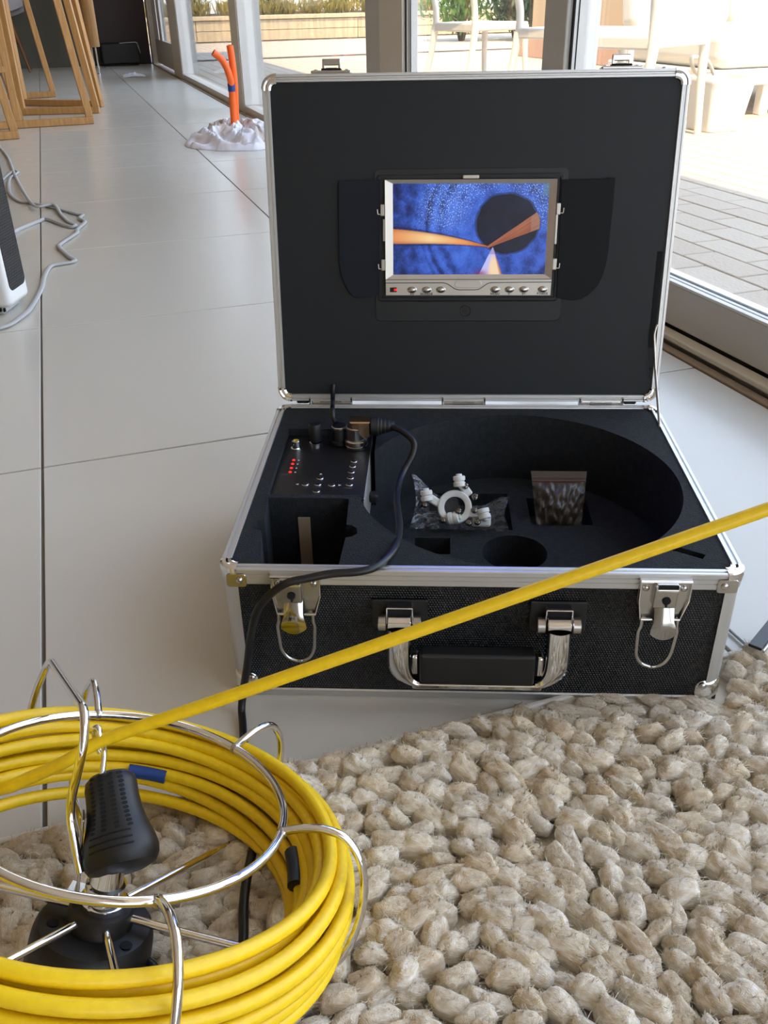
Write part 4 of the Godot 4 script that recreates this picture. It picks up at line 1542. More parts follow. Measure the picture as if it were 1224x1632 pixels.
func monitor() -> void:
	var mo := holder("monitor", self, lid_frame())
	tag(mo, "small silver-framed monitor in the lid showing the inside of a blue pipe", "monitor")
	var s := Shape.new()
	s.rbox(Vector3(-0.0008, 0.1743, -0.0012), Vector3(0.1752, 0.1166, 0.006), 0.0012, 1)
	part("back_shell", s, M.rubber, mo)
	# bevelled silver bezel: four sloping sides and the control strip below
	var z0 := 0.0022
	var z1 := 0.0056
	var o := [Vector2(-0.0884, 0.2326), Vector2(0.0868, 0.2320), Vector2(0.0866, 0.1330), Vector2(-0.0884, 0.1330)]
	var i := [Vector2(-0.0804, 0.2288), Vector2(0.0794, 0.2277), Vector2(0.0794, 0.1376), Vector2(-0.0804, 0.1379)]
	s = Shape.new()
	for k in 4:
		var a: Vector2 = o[k]
		var b: Vector2 = o[(k + 1) % 4]
		var cc: Vector2 = i[(k + 1) % 4]
		var d: Vector2 = i[k]
		var ins := ((cc + d) - (a + b)).normalized()
		s.face(Vector3(a.x, a.y, z1), Vector3(b.x, b.y, z1), Vector3(cc.x, cc.y, z0), Vector3(d.x, d.y, z0), Vector3(ins.x * 0.42, ins.y * 0.42, 0.9).normalized())
		s.face(Vector3(a.x, a.y, z1), Vector3(b.x, b.y, z1), Vector3(b.x, b.y, -0.001), Vector3(a.x, a.y, -0.001), Vector3(-ins.x, -ins.y, 0))
	part("bezel", s, M.silver, mo)
	s = Shape.new()
	s.plate(PackedVector2Array([Vector2(-0.0884, 0.1330), Vector2(-0.0884, 0.1166), Vector2(0.0862, 0.1160), Vector2(0.0866, 0.1330)]), z1 + 0.0002, 0.0004)
	part("control_strip", s, M.silver, mo)
	# engraved line dipping round the badge
	s = Shape.new()
	var line := [Vector3(-0.0884, 0.1297, z1), Vector3(-0.0245, 0.1297, z1), Vector3(-0.0135, 0.1222, z1), Vector3(0.0105, 0.1222, z1), Vector3(0.0205, 0.1297, z1), Vector3(0.0866, 0.1300, z1)]
	s.tube(bent(line, 0.004, 4), 0.00045, 6)
	s.tube(PackedVector3Array([Vector3(-0.0884, 0.1330, z1), Vector3(0.0866, 0.1330, z1)]), 0.0003, 6)
	part("engraved_line", s, mat(Color(0.17, 0.16, 0.15), 0.7), mo)
	s = Shape.new()
	s.xf = Transform3D(Basis(), Vector3(0, 0, z1))
	s.plate(rounded(0.0285, 0.0072, 0.0030, 5, Vector2(-0.0010, 0.1280)), 0.0007, 0.0004)
	part("badge", s, M.silver, mo)
	# screen
	s = Shape.new()
	s.face(Vector3(-0.0804, 0.2288, z0), Vector3(0.0794, 0.2277, z0), Vector3(0.0794, 0.1376, z0), Vector3(-0.0804, 0.1379, z0), Vector3.BACK)
	for k in 4:
		s.uv[k] = [Vector2(0, 0), Vector2(1, 0), Vector2(1, 1), Vector2(0, 1)][k]
	var pic := ImageTexture.create_from_image(pipe_picture())
	var sm := mat(Color(0.02, 0.02, 0.02), 0.16)
	sm.emission_enabled = true
	sm.emission_texture = pic
	sm.emission = Color.BLACK
	sm.emission_energy_multiplier = SCREEN_GLOW
	part("screen", s, sm, mo)
	var glow := AreaLight3D.new()
	glow.name = "screen_glow"
	glow.area_size = Vector2(0.158, 0.090)
	glow.light_color = Color(0.35, 0.5, 1.0)
	glow.light_energy = 0.01
	glow.shadow_enabled = true
	glow.position = Vector3(-0.0005, 0.183, 0.0062)
	glow.rotation.y = PI
	mo.add_child(glow)
	# buttons with their print
	var names := ["AV", "MIRROR", "", "MENU", "V-", "V+", "POWER"]
	var xs := [-0.0604, -0.0449, -0.0299, 0.0277, 0.0428, 0.0580, 0.0776]
	for k in 7:
		s = Shape.new()
		s.xf = Transform3D(Basis(Vector3.RIGHT, PI / 2), Vector3(xs[k], 0.1225, z1))
		s.lathe([Vector2(0.0052, 0), Vector2(0.0052, 0.0004), Vector2(0.0046, 0.0006), Vector2(0.0044, 0.0003), Vector2(0.0042, 0.0004), Vector2(0.0038, 0.0016), Vector2(0.0026, 0.0024), Vector2(0.0012, 0.0027), Vector2(0, 0.0027)], 24, 0, TAU, 0.66)
		part("button", s, M.steel, mo)
		if names[k]:
			lettering(names[k], 0.0034, Transform3D(Basis(), Vector3(xs[k], 0.1181, z1 + 0.0002)), mo, mat(Color(0.06, 0.06, 0.06), 0.8))
	s = Shape.new()
	s.rbox(Vector3(-0.0803, 0.1225, z1 + 0.0001), Vector3(0.0074, 0.0050, 0.0008), 0.0003, 1)
	part("infrared_window", s, mat(Color(0.10, 0.01, 0.012), 0.2), mo)
	s = Shape.new()
	s.rbox(Vector3(-0.0782, 0.1226, z1 + 0.0006), Vector3(0.0026, 0.0022, 0.0005), 0.0002, 1)
	var red := mat(Color(0.9, 0.05, 0.05), 0.3)
	red.emission_enabled = true
	red.emission = Color(1.0, 0.08, 0.07)
	red.emission_energy_multiplier = 0.8
	part("indicator_light", s, red, mo)
	s = Shape.new()
	s.rbox(Vector3(-0.0006, 0.2346, 0.0036), Vector3(0.0165, 0.0036, 0.003), 0.0008)
	part("hood_tab", s, M.silver, mo)
	for d in [[-0.0912, 0.203], [-0.0908, 0.148], [0.0898, 0.203], [0.0890, 0.148]]:
		s = Shape.new()
		s.rbox(Vector3(d[0], d[1], 0.0030), Vector3(0.0042, 0.0115, 0.003), 0.0008)
		var sx: float = signf(d[0])
		s.tube(bent([Vector3(d[0] + sx * 0.002, d[1] - 0.004, 0.0045), Vector3(d[0] + sx * 0.0048, d[1] - 0.004, 0.0045), Vector3(d[0] + sx * 0.0052, d[1] + 0.001, 0.0045)], 0.001, 3), 0.0006, 6)
		part("hood_clip", s, M.silver, mo)
	for d in [[-0.0898, 0.183, 0.022], [0.0886, 0.183, 0.030]]:
		s = Shape.new()
		s.rbox(Vector3(d[0], d[1], 0.0020), Vector3(0.0024, d[2], 0.003), 0.0006, 1)
		part("hood_rail", s, M.silver, mo)
	# opened sun-hood flaps
	var fl := PackedVector2Array([Vector2(-0.0935, 0.2322), Vector2(-0.1361, 0.2319), Vector2(-0.1374, 0.190), Vector2(-0.1379, 0.1500), Vector2(-0.1362, 0.1390), Vector2(-0.1325, 0.1280), Vector2(-0.1275, 0.1190), Vector2(-0.1236, 0.1146), Vector2(-0.1195, 0.1136), Vector2(-0.1100, 0.1140), Vector2(-0.0955, 0.1161)])
	s = Shape.new()
	s.xf = Transform3D(Basis(), Vector3(0, 0, 0.0012))
	s.plate(fl, 0.0016, 0.0004)
	part("sun_flap", s, mat(Color(0.055, 0.080, 0.125), 0.60, 0.0, 0.36), mo)
	var fr := PackedVector2Array([Vector2(0.0915, 0.2312), Vector2(0.1385, 0.2316), Vector2(0.1390, 0.2330), Vector2(0.1452, 0.2326), Vector2(0.1453, 0.2100), Vector2(0.1447, 0.1850), Vector2(0.1440, 0.1600), Vector2(0.1428, 0.1470), Vector2(0.1400, 0.1350), Vector2(0.1350, 0.1245), Vector2(0.1270, 0.1160), Vector2(0.1190, 0.1118), Vector2(0.1110, 0.1104), Vector2(0.1000, 0.1120), Vector2(0.0930, 0.1134)])
	s = Shape.new()
	s.xf = Transform3D(Basis(), Vector3(0, 0, 0.0012))
	s.plate(fr, 0.0016, 0.0004)
	part("sun_flap", s, mat(Color(0.055, 0.070, 0.076), 0.64, 0.0, 0.33), mo)


const SCREEN_GLOW := 0.42


func lettering(text: String, size: float, xf: Transform3D, parent: Node, m: Material) -> void:
	var t := TextMesh.new()
	var f := SystemFont.new()
	f.font_names = PackedStringArray(["Droid Sans"])
	f.font_weight = 700
	t.font = f
	t.text = text
	t.font_size = 32
	t.pixel_size = size / 32.0
	t.depth = 0.0002
	obj("print", t, m, parent, xf)


func pipe_picture() -> Image:
	var w := 480
	var h := 270
	var im := Image.create(w, h, false, Image.FORMAT_RGB8)
	var f := FastNoiseLite.new()
	f.seed = 3
	f.frequency = 0.02
	f.fractal_octaves = 4
	var g := FastNoiseLite.new()
	g.seed = 8
	g.frequency = 0.11
	g.fractal_octaves = 2
	for y in h:
		for x in w:
			var p := Vector2(x / float(w), y / float(h))
			# far opening: dark oval up and right of the middle
			var q := (p - Vector2(0.739, 0.435)) / Vector2(0.200, 0.325)
			q = q.rotated(-0.15)
			var d := q.length() + f.get_noise_2d(x * 0.7, y * 0.7) * 0.05
			var n := f.get_noise_2d(x, y)
			var fine := g.get_noise_2d(x * 1.0, y * 1.0)
			var lit := 0.60 - 0.30 * absf(p.x - 0.45) - 0.22 * absf(p.y - 0.5) + n * 0.28 + fine * 0.10
			lit -= 0.20 * smoothstep(0.30, 0.0, p.x)
			# joint rings of the pipe
			var rr := (p - Vector2(0.70, 0.46)) * Vector2(1.0, 0.56)
			var ring := rr.length()
			lit += 0.05 * sin(ring * 60.0) * smoothstep(0.18, 0.4, ring)
			lit += 0.07 * sin(ring * 190.0 + fine * 3.0) * smoothstep(0.40, 0.44, ring) * smoothstep(0.62, 0.52, ring)
			lit -= 0.30 * exp(-pow((ring - 0.475) * 70.0, 2)) + 0.16 * exp(-pow((ring - 0.40) * 50.0, 2))
			lit += 0.08 * exp(-pow((ring - 0.500) * 60.0, 2))
			var c := Color(0.10, 0.19, 0.50).lerp(Color(0.33, 0.52, 0.96), clampf(lit, 0.0, 1.0))
			c = c.darkened(clampf(0.42 - lit, 0.0, 0.4))
			# water droplets catching the light
			var drop := g.get_noise_2d(x * 2.1 + 400.0, y * 1.6)
			var where := 1.2 * exp(-pow((ring - 0.36) * 9.0, 2)) * smoothstep(0.62, 0.25, p.y) + 0.5 * exp(-pow((ring - 0.50) * 22.0, 2)) * smoothstep(0.6, 0.2, p.y)
			if drop > 0.22:
				c = c.lerp(Color(0.72, 0.83, 1.0), clampf((drop - 0.22) * 6.0 * where, 0.0, 0.9))
			if d < 1.0:
				var inner := Color(0.085, 0.095, 0.16).lerp(Color(0.10, 0.13, 0.22), clampf(n + 0.4, 0, 1))
				c = inner
			elif d < 1.06:
				c = c.lerp(Color(0.10, 0.12, 0.2), 0.5)
			# strands running to the vanishing point
			var vp := Vector2(0.615, 0.695)
			if p.x < vp.x:
				var k := p.x / vp.x
				var mid := lerpf(0.570, 0.70, k * k * 0.35 + k * 0.30) + 0.03 * k * k * k
				var half := lerpf(0.082, 0.008, pow(k, 1.3))
				var e := absf(p.y - mid) / half
				if e < 1.0:
					var warm := Color(0.84, 0.52, 0.30).lerp(Color(0.93, 0.80, 0.58), clampf(1.0 - absf(k - 0.4) * 2.2, 0.0, 1.0))
					c = warm.lerp(Color(0.55, 0.28, 0.18), pow(e, 3) * 0.6 + 0.5 * smoothstep(0.75, 1.0, k))
				elif e < 1.35:
					c = c.lerp(Color(0.10, 0.08, 0.2), 0.45)
			var b := p - vp
			if b.x > 0.0 and b.x < 0.335:
				var k := b.x / 0.325
				var mid := vp.y - 0.30 * k
				var half := lerpf(0.012, 0.100, k)
				var e := absf(p.y - mid) / half
				if e < 1.0:
					if d < 1.04:
						c = Color(0.50, 0.27, 0.20).lerp(Color(0.66, 0.42, 0.32), clampf(0.5 - (p.y - mid) / half * 0.2 + g.get_noise_2d(x * 0.1, (p.y - mid) / half * 40.0) * 0.6, 0.0, 1.0))
						if k > 0.86:
							c = c.lerp(Color(0.60, 0.50, 0.46), 0.5)
			if b.y > 0.0:
				var k := b.y / 0.305
				var l := vp.x + 0.035 - 0.085 * k
				var r := vp.x + 0.040 + 0.065 * k
				if p.x > l and p.x < r:
					var e := (p.x - l) / (r - l)
					c = Color(0.72, 0.72, 0.92).lerp(Color(0.92, 0.80, 0.66), smoothstep(0.25, 0.5, e) * smoothstep(0.1, 0.6, k))
					c = c.lerp(Color(0.55, 0.30, 0.28), smoothstep(0.82, 1.0, e) * 0.8)
					if k < 0.25:
						c = c.lerp(Color(0.50, 0.45, 0.66), 0.5)
			# red glint at the foot and the pale corner
			c = c.lerp(Color(0.5, 0.1, 0.25), 0.6 * exp(-((p - Vector2(0.57, 0.99)) * Vector2(22, 26)).length_squared()))
			c = c.lerp(Color(0.35, 0.48, 0.55), 0.7 * smoothstep(0.955, 0.97, p.x) * smoothstep(0.16, 0.10, p.y))
			im.set_pixel(x, y, c)
	return im


func control_box() -> void:
	var b := holder("control_box", self)
	tag(b, "black control box with buttons and plugs set in the left of the foam", "control box")
	var top := 0.1255
	var s := Shape.new()
	s.rbox(Vector3(-0.1465, 0.098, -0.202), Vector3(0.0885, 0.053, 0.141), 0.001, 1)
	part("body", s, M.black_plastic, b)
	s = Shape.new()
	s.rbox(Vector3(-0.1465, top - 0.0006, -0.202), Vector3(0.0905, 0.0014, 0.1425), 0.0005, 2)
	part("top_panel", s, mat(Color(0.065, 0.066, 0.068), 0.42), b)
	s = Shape.new()
	s.rbox(Vector3(-0.1016, 0.099, -0.202), Vector3(0.0012, 0.053, 0.141), 0.0004, 1)
	part("side_plate", s, M.silver, b)
	s = Shape.new()
	s.rbox(Vector3(-0.1918, top + 0.0001, -0.202), Vector3(0.0007, 0.0016, 0.1425), 0.0003, 1)
	s.rbox(Vector3(-0.1465, top + 0.0001, -0.2733), Vector3(0.0905, 0.0016, 0.0007), 0.0003, 1)
	part("panel_edge", s, M.steel, b)
	# rows of lights
	var red := mat(Color(0.7, 0.05, 0.05), 0.3)
	red.emission_enabled = true
	red.emission = Color(1.0, 0.16, 0.12)
	red.emission_energy_multiplier = 0.55
	var pale := mat(Color(0.85, 0.85, 0.85), 0.3)
	for z in [-0.2110, -0.2025, -0.1936, -0.1848]:
		s = Shape.new()
		s.xf = Transform3D(Basis(), Vector3(-0.1783, top, z))
		s.lathe([Vector2(0.0016, 0), Vector2(0.0016, 0.0005), Vector2(0.001, 0.001), Vector2(0, 0.0012)], 14)
		part("light", s, red, b)
		s = Shape.new()
		s.xf = Transform3D(Basis(), Vector3(-0.1732, top, z))
		s.lathe([Vector2(0.0010, 0), Vector2(0.0009, 0.0003), Vector2(0, 0.0004)], 12)
		part("mark", s, pale, b)
	# push buttons: a bright collar round a dark key
	for q in [Vector2(-0.1165, -0.2093), Vector2(-0.117, -0.1983), Vector2(-0.1174, -0.1862), Vector2(-0.1173, -0.1738), Vector2(-0.1173, -0.1599), Vector2(-0.1471, -0.1724), Vector2(-0.1602, -0.1597), Vector2(-0.1479, -0.1599), Vector2(-0.1342, -0.1587), Vector2(-0.1477, -0.1463)]:
		s = Shape.new()
		s.xf = Transform3D(Basis(), Vector3(q.x, top, q.y))
		s.lathe([Vector2(0.0036, 0), Vector2(0.0036, 0.0006), Vector2(0.0032, 0.0010), Vector2(0.0029, 0.0010), Vector2(0.0027, 0.0004)], 20)
		var k := part("button", s, M.chrome, b)
		s = Shape.new()
		s.xf = Transform3D(Basis(), Vector3(q.x, top, q.y))
		s.lathe([Vector2(0.0026, 0.0), Vector2(0.0026, 0.0012), Vector2(0.0020, 0.0016), Vector2(0, 0.0017)], 18)
		part("key", s, M.rubber, k)
	# direction arrows and print
	s = Shape.new()
	for a in [[-0.1472, -0.1809, 0.0, -1.0], [-0.1678, -0.1595, -1.0, 0.0], [-0.1266, -0.1584, 1.0, 0.0], [-0.1470, -0.1383, 0.0, 1.0]]:
		var d := Vector3(a[2], 0, a[3])
		var e := Vector3(-a[3], 0, a[2])
		var p := Vector3(a[0], top + 0.0003, a[1])
		s.tri(s.put(p + d * 0.0016, Vector3.UP), s.put(p - d * 0.0011 + e * 0.0016, Vector3.UP), s.put(p - d * 0.0011 - e * 0.0016, Vector3.UP))
	part("arrow_print", s, pale, b)
	s = Shape.new()
	for q in [[-0.1865, -0.1805, 0.020, 0.0007], [-0.1855, -0.1785, 0.022, 0.0007], [-0.180, -0.2280, 0.016, 0.0006], [-0.1167, -0.2255, 0.014, 0.0006], [-0.1195, -0.1525, 0.012, 0.0007], [-0.1475, -0.1535, 0.009, 0.0006], [-0.1070, -0.2110, 0.0022, 0.0022]]:
		var p := Vector3(q[0], top + 0.0003, q[1])
		s.face(p + Vector3(-q[2] / 2 if q[2] < 0.01 else -q[2] * 0.2, 0, -q[3]), p + Vector3(q[2] / 2, 0, -q[3]), p + Vector3(q[2] / 2, 0, q[3]), p + Vector3(-q[2] / 2 if q[2] < 0.01 else -q[2] * 0.2, 0, q[3]), Vector3.UP)
	part("panel_print", s, mat(Color(0.27, 0.27, 0.27), 0.7), b)
	# video socket
	s = Shape.new()
	s.xf = Transform3D(Basis(), Vector3(-0.1790, top, -0.2385))
	s.lathe([Vector2(0.0058, 0), Vector2(0.0058, 0.0012), Vector2(0.0042, 0.0014), Vector2(0.0042, 0.0090), Vector2(0.0038, 0.0094), Vector2(0.0032, 0.0094), Vector2(0.0032, 0.0070)], 24)
	var rca := part("video_socket", s, M.chrome, b)
	s = Shape.new()
	s.xf = Transform3D(Basis(), Vector3(-0.1790, top, -0.2385))
	s.lathe([Vector2(0.0033, 0.0085), Vector2(0.0016, 0.0088), Vector2(0.0014, 0.0060), Vector2(0, 0.0060)], 20)
	part("insulator", s, mat(Color(0.86, 0.74, 0.10), 0.5), rca)
	# capped antenna socket
	s = Shape.new()
	s.xf = Transform3D(Basis(), Vector3(-0.1602, top, -0.2505))
	s.lathe([Vector2(0.0072, 0), Vector2(0.0074, 0.0024), Vector2(0.0060, 0.0032), Vector2(0.0060, 0.0048)], 6)
	var ant := part("antenna_socket", s, M.chrome, b)
	s = Shape.new()
	s.xf = Transform3D(Basis(), Vector3(-0.1600, top, -0.2500))
	s.lathe([Vector2(0.0064, 0.0040), Vector2(0.0070, 0.0060), Vector2(0.0070, 0.0215), Vector2(0.0060, 0.0235), Vector2(0, 0.0240)], 24)
	part("dust_cap", s, M.rubber, ant)
	s = Shape.new()
	s.xf = Transform3D(Basis(), Vector3(-0.0965, 0.092, -0.196))
	s.rbox(Vector3.ZERO, Vector3(0.009, 0.010, 0.012), 0.003)
	part("side_switch", s, M.rubber, b)


func plugs_and_cables() -> void:
	var top := 0.1262
	# cable from the monitor
	var mc := holder("monitor_cable", self)
	tag(mc, "short black cable dropping from the lid into the control box", "cable")
	var t := lid_frame()
	var s := Shape.new()
	s.tube(spline([t * Vector3(-0.1482, 0.018, 0.001), t * Vector3(-0.1485, 0.010, 0.007), Vector3(-0.1470, CH + 0.012, -0.310), Vector3(-0.1430, 0.158, -0.270), Vector3(-0.1415, 0.151, -0.259), Vector3(-0.1380, 0.148, -0.253)], 8), 0.0026, 10)
	part("lead", s, M.cable, mc)
	s = Shape.new()
	s.xf = Transform3D(Basis(), Vector3(-0.1345, top, -0.2515))
	s.lathe([Vector2(0.0088, 0), Vector2(0.0088, 0.0035), Vector2(0.0078, 0.0040), Vector2(0.0078, 0.0185), Vector2(0.0070, 0.0200), Vector2(0, 0.0205)], 24)
	part("plug", s, M.rubber, mc)
	s = Shape.new()
	s.xf = Transform3D(Basis(), Vector3(-0.1345, top, -0.2515))
	s.lathe([Vector2(0.0079, 0.0172), Vector2(0.0083, 0.0176), Vector2(0.0083, 0.0192), Vector2(0.0076, 0.0200), Vector2(0.0070, 0.0200)], 24)
	part("plug_ring", s, M.steel, mc)
	# thick signal cable with an angled metal connector
	var c := holder("signal_cable", self)
	tag(c, "thick black cable from the angled metal connector over the case front to the reel", "cable")
	s = Shape.new()
	s.xf = Transform3D(Basis(), Vector3(-0.1168, top, -0.2430))
	s.lathe([Vector2(0.0118, 0), Vector2(0.0122, 0.0008), Vector2(0.0122, 0.0032), Vector2(0.0112, 0.0038), Vector2(0.0112, 0.0048), Vector2(0.0119, 0.0052), Vector2(0.0119, 0.0084), Vector2(0.0110, 0.0092), Vector2(0.0098, 0.0096), Vector2(0.0098, 0.0225), Vector2(0.009, 0.0235), Vector2(0, 0.0236)], 32)
	part("connector", s, M.steel, c)
	s = Shape.new()
	s.xf = Transform3D(Basis(Vector3.BACK, 0.0), Vector3(-0.1135, top + 0.0245, -0.2425))
	s.plate(PackedVector2Array([Vector2(-0.0090, 0.0068), Vector2(0.0125, 0.0068), Vector2(0.0125, -0.0100), Vector2(0.006, -0.0120), Vector2(-0.0040, -0.0035)]), 0.0085, 0.0012)
	s.xf = Transform3D(Basis(Vector3.UP, PI), Vector3(-0.1135, top + 0.0245, -0.2425))
	s.plate(PackedVector2Array([Vector2(0.0090, 0.0068), Vector2(-0.0125, 0.0068), Vector2(-0.0125, -0.0100), Vector2(-0.006, -0.0120), Vector2(0.0040, -0.0035)]), 0.0085, 0.0012)
	part("elbow", s, mat(Color(0.82, 0.70, 0.56), 0.2, 1.0), c)
	s = Shape.new()
	s.xf = Transform3D(Basis(Vector3.BACK, -PI / 2), Vector3(-0.1010, top + 0.0235, -0.2420))
	s.lathe([Vector2(0.0085, 0), Vector2(0.0100, 0.001), Vector2(0.0100, 0.008), Vector2(0.0088, 0.009), Vector2(0.0088, 0.011), Vector2(0.0078, 0.012), Vector2(0.0078, 0.0150), Vector2(0.0066, 0.016), Vector2(0.0066, 0.019), Vector2(0.0055, 0.020), Vector2(0.0050, 0.024), Vector2(0.0042, 0.025)], 24)
	part("boot", s, M.rubber, c)
	s = Shape.new()
	var run := [Vector3(-0.086, 0.1495, -0.2420), Vector3(-0.0760, 0.150, -0.2380), Vector3(-0.0652, 0.148, -0.2290), Vector3(-0.0562, 0.142, -0.2200), Vector3(-0.0575, 0.131, -0.2130), Vector3(-0.0670, 0.118, -0.1960), Vector3(-0.0715, 0.115, -0.1571), Vector3(-0.0669, 0.121, -0.094), Vector3(-0.0672, 0.132, -0.045), Vector3(-0.0730, 0.1380, -0.0140), Vector3(-0.0840, 0.1392, 0.0040), Vector3(-0.0980, 0.1390, 0.0100), Vector3(-0.1170, 0.1385, 0.0120), Vector3(-0.1370, 0.1362, 0.0160), Vector3(-0.1531, 0.1332, 0.0190), Vector3(-0.1684, 0.1206, 0.0200), Vector3(-0.1788, 0.1048, 0.0200), Vector3(-0.1858, 0.0794, 0.0200), Vector3(-0.1913, 0.0508, 0.0200), Vector3(-0.1966, 0.0260, 0.0200), Vector3(-0.1990, 0.0090, 0.0260), Vector3(-0.1960, 0.0042, 0.0400), Vector3(-0.1900, 0.0042, 0.0650), Vector3(-0.1800, 0.0100, 0.0900), Vector3(-0.1690, 0.0260, 0.1250), Vector3(-0.1628, 0.0265, 0.1551), Vector3(-0.1600, 0.0260, 0.1797), Vector3(-0.1600, 0.0250, 0.2077), Vector3(-0.1579, 0.0250, 0.2312), Vector3(-0.1540, 0.0250, 0.2531), Vector3(-0.1530, 0.0250, 0.2800), Vector3(-0.1620, 0.0250, 0.3050), Vector3(-0.1790, 0.0260, 0.3040), Vector3(-0.1930, 0.0290, 0.2890), Vector3(-0.2050, 0.0330, 0.2760), Vector3(-0.2180, 0.0330, 0.2700)]
	s.tube(spline(run, 6), 0.0033, 12)
	part("lead", s, M.cable, c)


func skid_and_bags() -> void:
	# white centring skid, its ring turned up towards the viewer
	var nn := Vector3(-0.03, 0.50, 0.866).normalized()
	var x := Vector3.UP.cross(nn).normalized()
	var at := Transform3D(Basis(x, nn.cross(x), nn), Vector3(-0.0138, 0.0760, -0.2045))
	var k := holder("centring_skid", self, at)
	tag(k, "white plastic centring skid with wheels and steel screws lying in the foam well", "skid")
	var s := Shape.new()
	var turn := Basis(Vector3.RIGHT, PI / 2)
	s.xf = Transform3D(turn, Vector3.ZERO)
	s.lathe([Vector2(0.0108, -0.0075), Vector2(0.0165, -0.0075), Vector2(0.0175, -0.0065), Vector2(0.0175, 0.0062), Vector2(0.0165, 0.0075), Vector2(0.0118, 0.0075), Vector2(0.0108, 0.0068), Vector2(0.0108, -0.0075)], 40)
	part("ring", s, M.nylon, k)
	for d in [[0.0150, 0.0125, 0.0040, 0.0265, 0.5], [-0.0160, 0.0030, -0.0290, 0.0110, 0.2], [0.0130, -0.0060, 0.0300, -0.0060, -0.2], [-0.0080, -0.0140, -0.0010, -0.0110, 0.9]]:
		s = Shape.new()
		var a := Vector3(d[0], d[1], 0.001)
		var b := Vector3(d[2], d[3], 0.004)
		s.bar(a, b, 0.0085, 0.009, Vector3.BACK.cross(b - a), 0.002)
		var arm := part("arm", s, M.nylon, k)
		var dir := (b - a).normalized().rotated(Vector3.BACK, d[4])
		s = Shape.new()
		var y := dir.cross(Vector3.BACK).normalized().lerp(dir, 0.35).normalized()
		var px := y.cross(Vector3.BACK).normalized()
		s.xf = Transform3D(Basis(px, y, px.cross(y)), b + Vector3(0, 0, 0.004))
		s.lathe([Vector2(0, -0.0055), Vector2(0.0052, -0.0055), Vector2(0.0062, -0.0048), Vector2(0.0062, -0.0012), Vector2(0.0052, -0.0006), Vector2(0.0052, 0.0006), Vector2(0.0062, 0.0012), Vector2(0.0062, 0.0048), Vector2(0.0052, 0.0055), Vector2(0.0030, 0.0055), Vector2(0.0030, 0.0075), Vector2(0, 0.0078)], 24)
		part("wheel", s, M.nylon, arm)
	for q in [Vector3(0.0100, 0.0220, 0.0085), Vector3(0.0203, 0.0112, 0.006), Vector3(-0.0310, 0.0018, 0.0085), Vector3(-0.0118, -0.0135, 0.0088), Vector3(0.0199, -0.0026, 0.0072), Vector3(0.0234, -0.0147, 0.0080), Vector3(0.0147, -0.0156, 0.0078), Vector3(0.0036, -0.0040, 0.0120)]:
		s = Shape.new()
		s.xf = Transform3D(turn, q)
		s.lathe([Vector2(0.0030, -0.004), Vector2(0.0034, -0.0012), Vector2(0.0034, 0.0010), Vector2(0.0026, 0.0020), Vector2(0.0016, 0.0022), Vector2(0.0012, 0.0012), Vector2(0, 0.0012)], 16)
		part("screw", s, mat(Color(0.50, 0.49, 0.47), 0.22, 1.0), k)
	s = Shape.new()
	s.rbox(Vector3(0.0275, -0.0125, -0.002), Vector3(0.020, 0.014, 0.010), 0.003)
	part("foot_block", s, M.nylon, k)
	# clear bag round it
	var fn := FastNoiseLite.new()
	fn.seed = 71
	fn.frequency = 0.11
	fn.fractal_octaves = 3
	s = Shape.new()
	var rows := []
	for i in 25:
		var row := []
		for j in 17:
			var u := i / 24.0
			var w := j / 16.0
			var px := lerpf(-0.046, 0.057, u)
			var low := -0.0235
			var high := lerpf(0.0330, 0.0115, smoothstep(0.0, 0.3, u)) if u < 0.5 else lerpf(0.002, 0.0120, smoothstep(0.7, 0.95, u))
			var py := lerpf(low, high, w)
			px += 0.006 * sin(w * 3.0) * (1.0 - 2.0 * u)
			var pz := -0.0085 + fn.get_noise_2d(i * 4.0, j * 4.0) * 0.007 + 0.012 * pow(absf(u - 0.5) * 2.0, 3) + 0.004 * absf(sin(u * 19.0 + w * 7.0))
			row.append(Vector3(px, py, pz))
		rows.append(row)
	s.sheet(rows, Vector3.BACK)
	tag(obj("clear_bag", s.mesh(), M.bag, self, at), "crumpled clear plastic bag under the white skid", "plastic bag")
	# zip bag standing in its pocket
	var z := holder("zip_bag", self, Transform3D(Basis(), Vector3(0.0950, 0.050, -0.2080)))
	tag(z, "small brownish zip-lock bag propped up in the foam well", "plastic bag")
	for layer in 2:
		rows = []
		for i in 29:
			var row := []
			for j in 25:
				var u := i / 28.0 - 0.5
				var w := j / 24.0
				var wid := lerpf(0.046, 0.058, w)
				var bulge := 0.010 * pow(maxf(0.0, sin(clampf(w / 0.78, 0, 1) * PI)), 0.7) * (1.0 - 4.0 * u * u)
				var wr := fn.get_noise_2d(i * 3.0 + layer * 200.0, j * 1.6) * 0.0045 * smoothstep(0.9, 0.6, w)
				row.append(Vector3(u * wid, w * 0.050, -w * 0.032) + Vector3(0, 0.5, 0.85) * ((bulge + wr) * (1.0 if layer == 0 else -0.5) + (0.0008 if layer == 0 else 0.0)))
			rows.append(row)
		s = Shape.new()
		s.sheet(rows, Vector3(0, 0.5, 0.85) * (1.0 if layer == 0 else -1.0))
		part("film", s, mat(Color(0.25, 0.22, 0.19), 0.3, 0.0, 0.5), z)
	s = Shape.new()
	for w in [0.84, 0.90]:
		s.bar(Vector3(-0.028, w * 0.050, -w * 0.032 + 0.0018), Vector3(0.028, w * 0.050, -w * 0.032 + 0.0018), 0.0012, 0.0010, Vector3.UP, 0.0004)
	part("zip_strip", s, mat(Color(0.40, 0.27, 0.24), 0.3), z)


func reel_at() -> Transform3D:
	return Transform3D(Basis(Vector3(0.974, -0.216, 0.073), Vector3(0.228, 0.923, -0.311), Vector3(-0.0002, 0.319, 0.948)).orthonormalized(), Vector3(-0.2165, 0.1360, 0.2369))


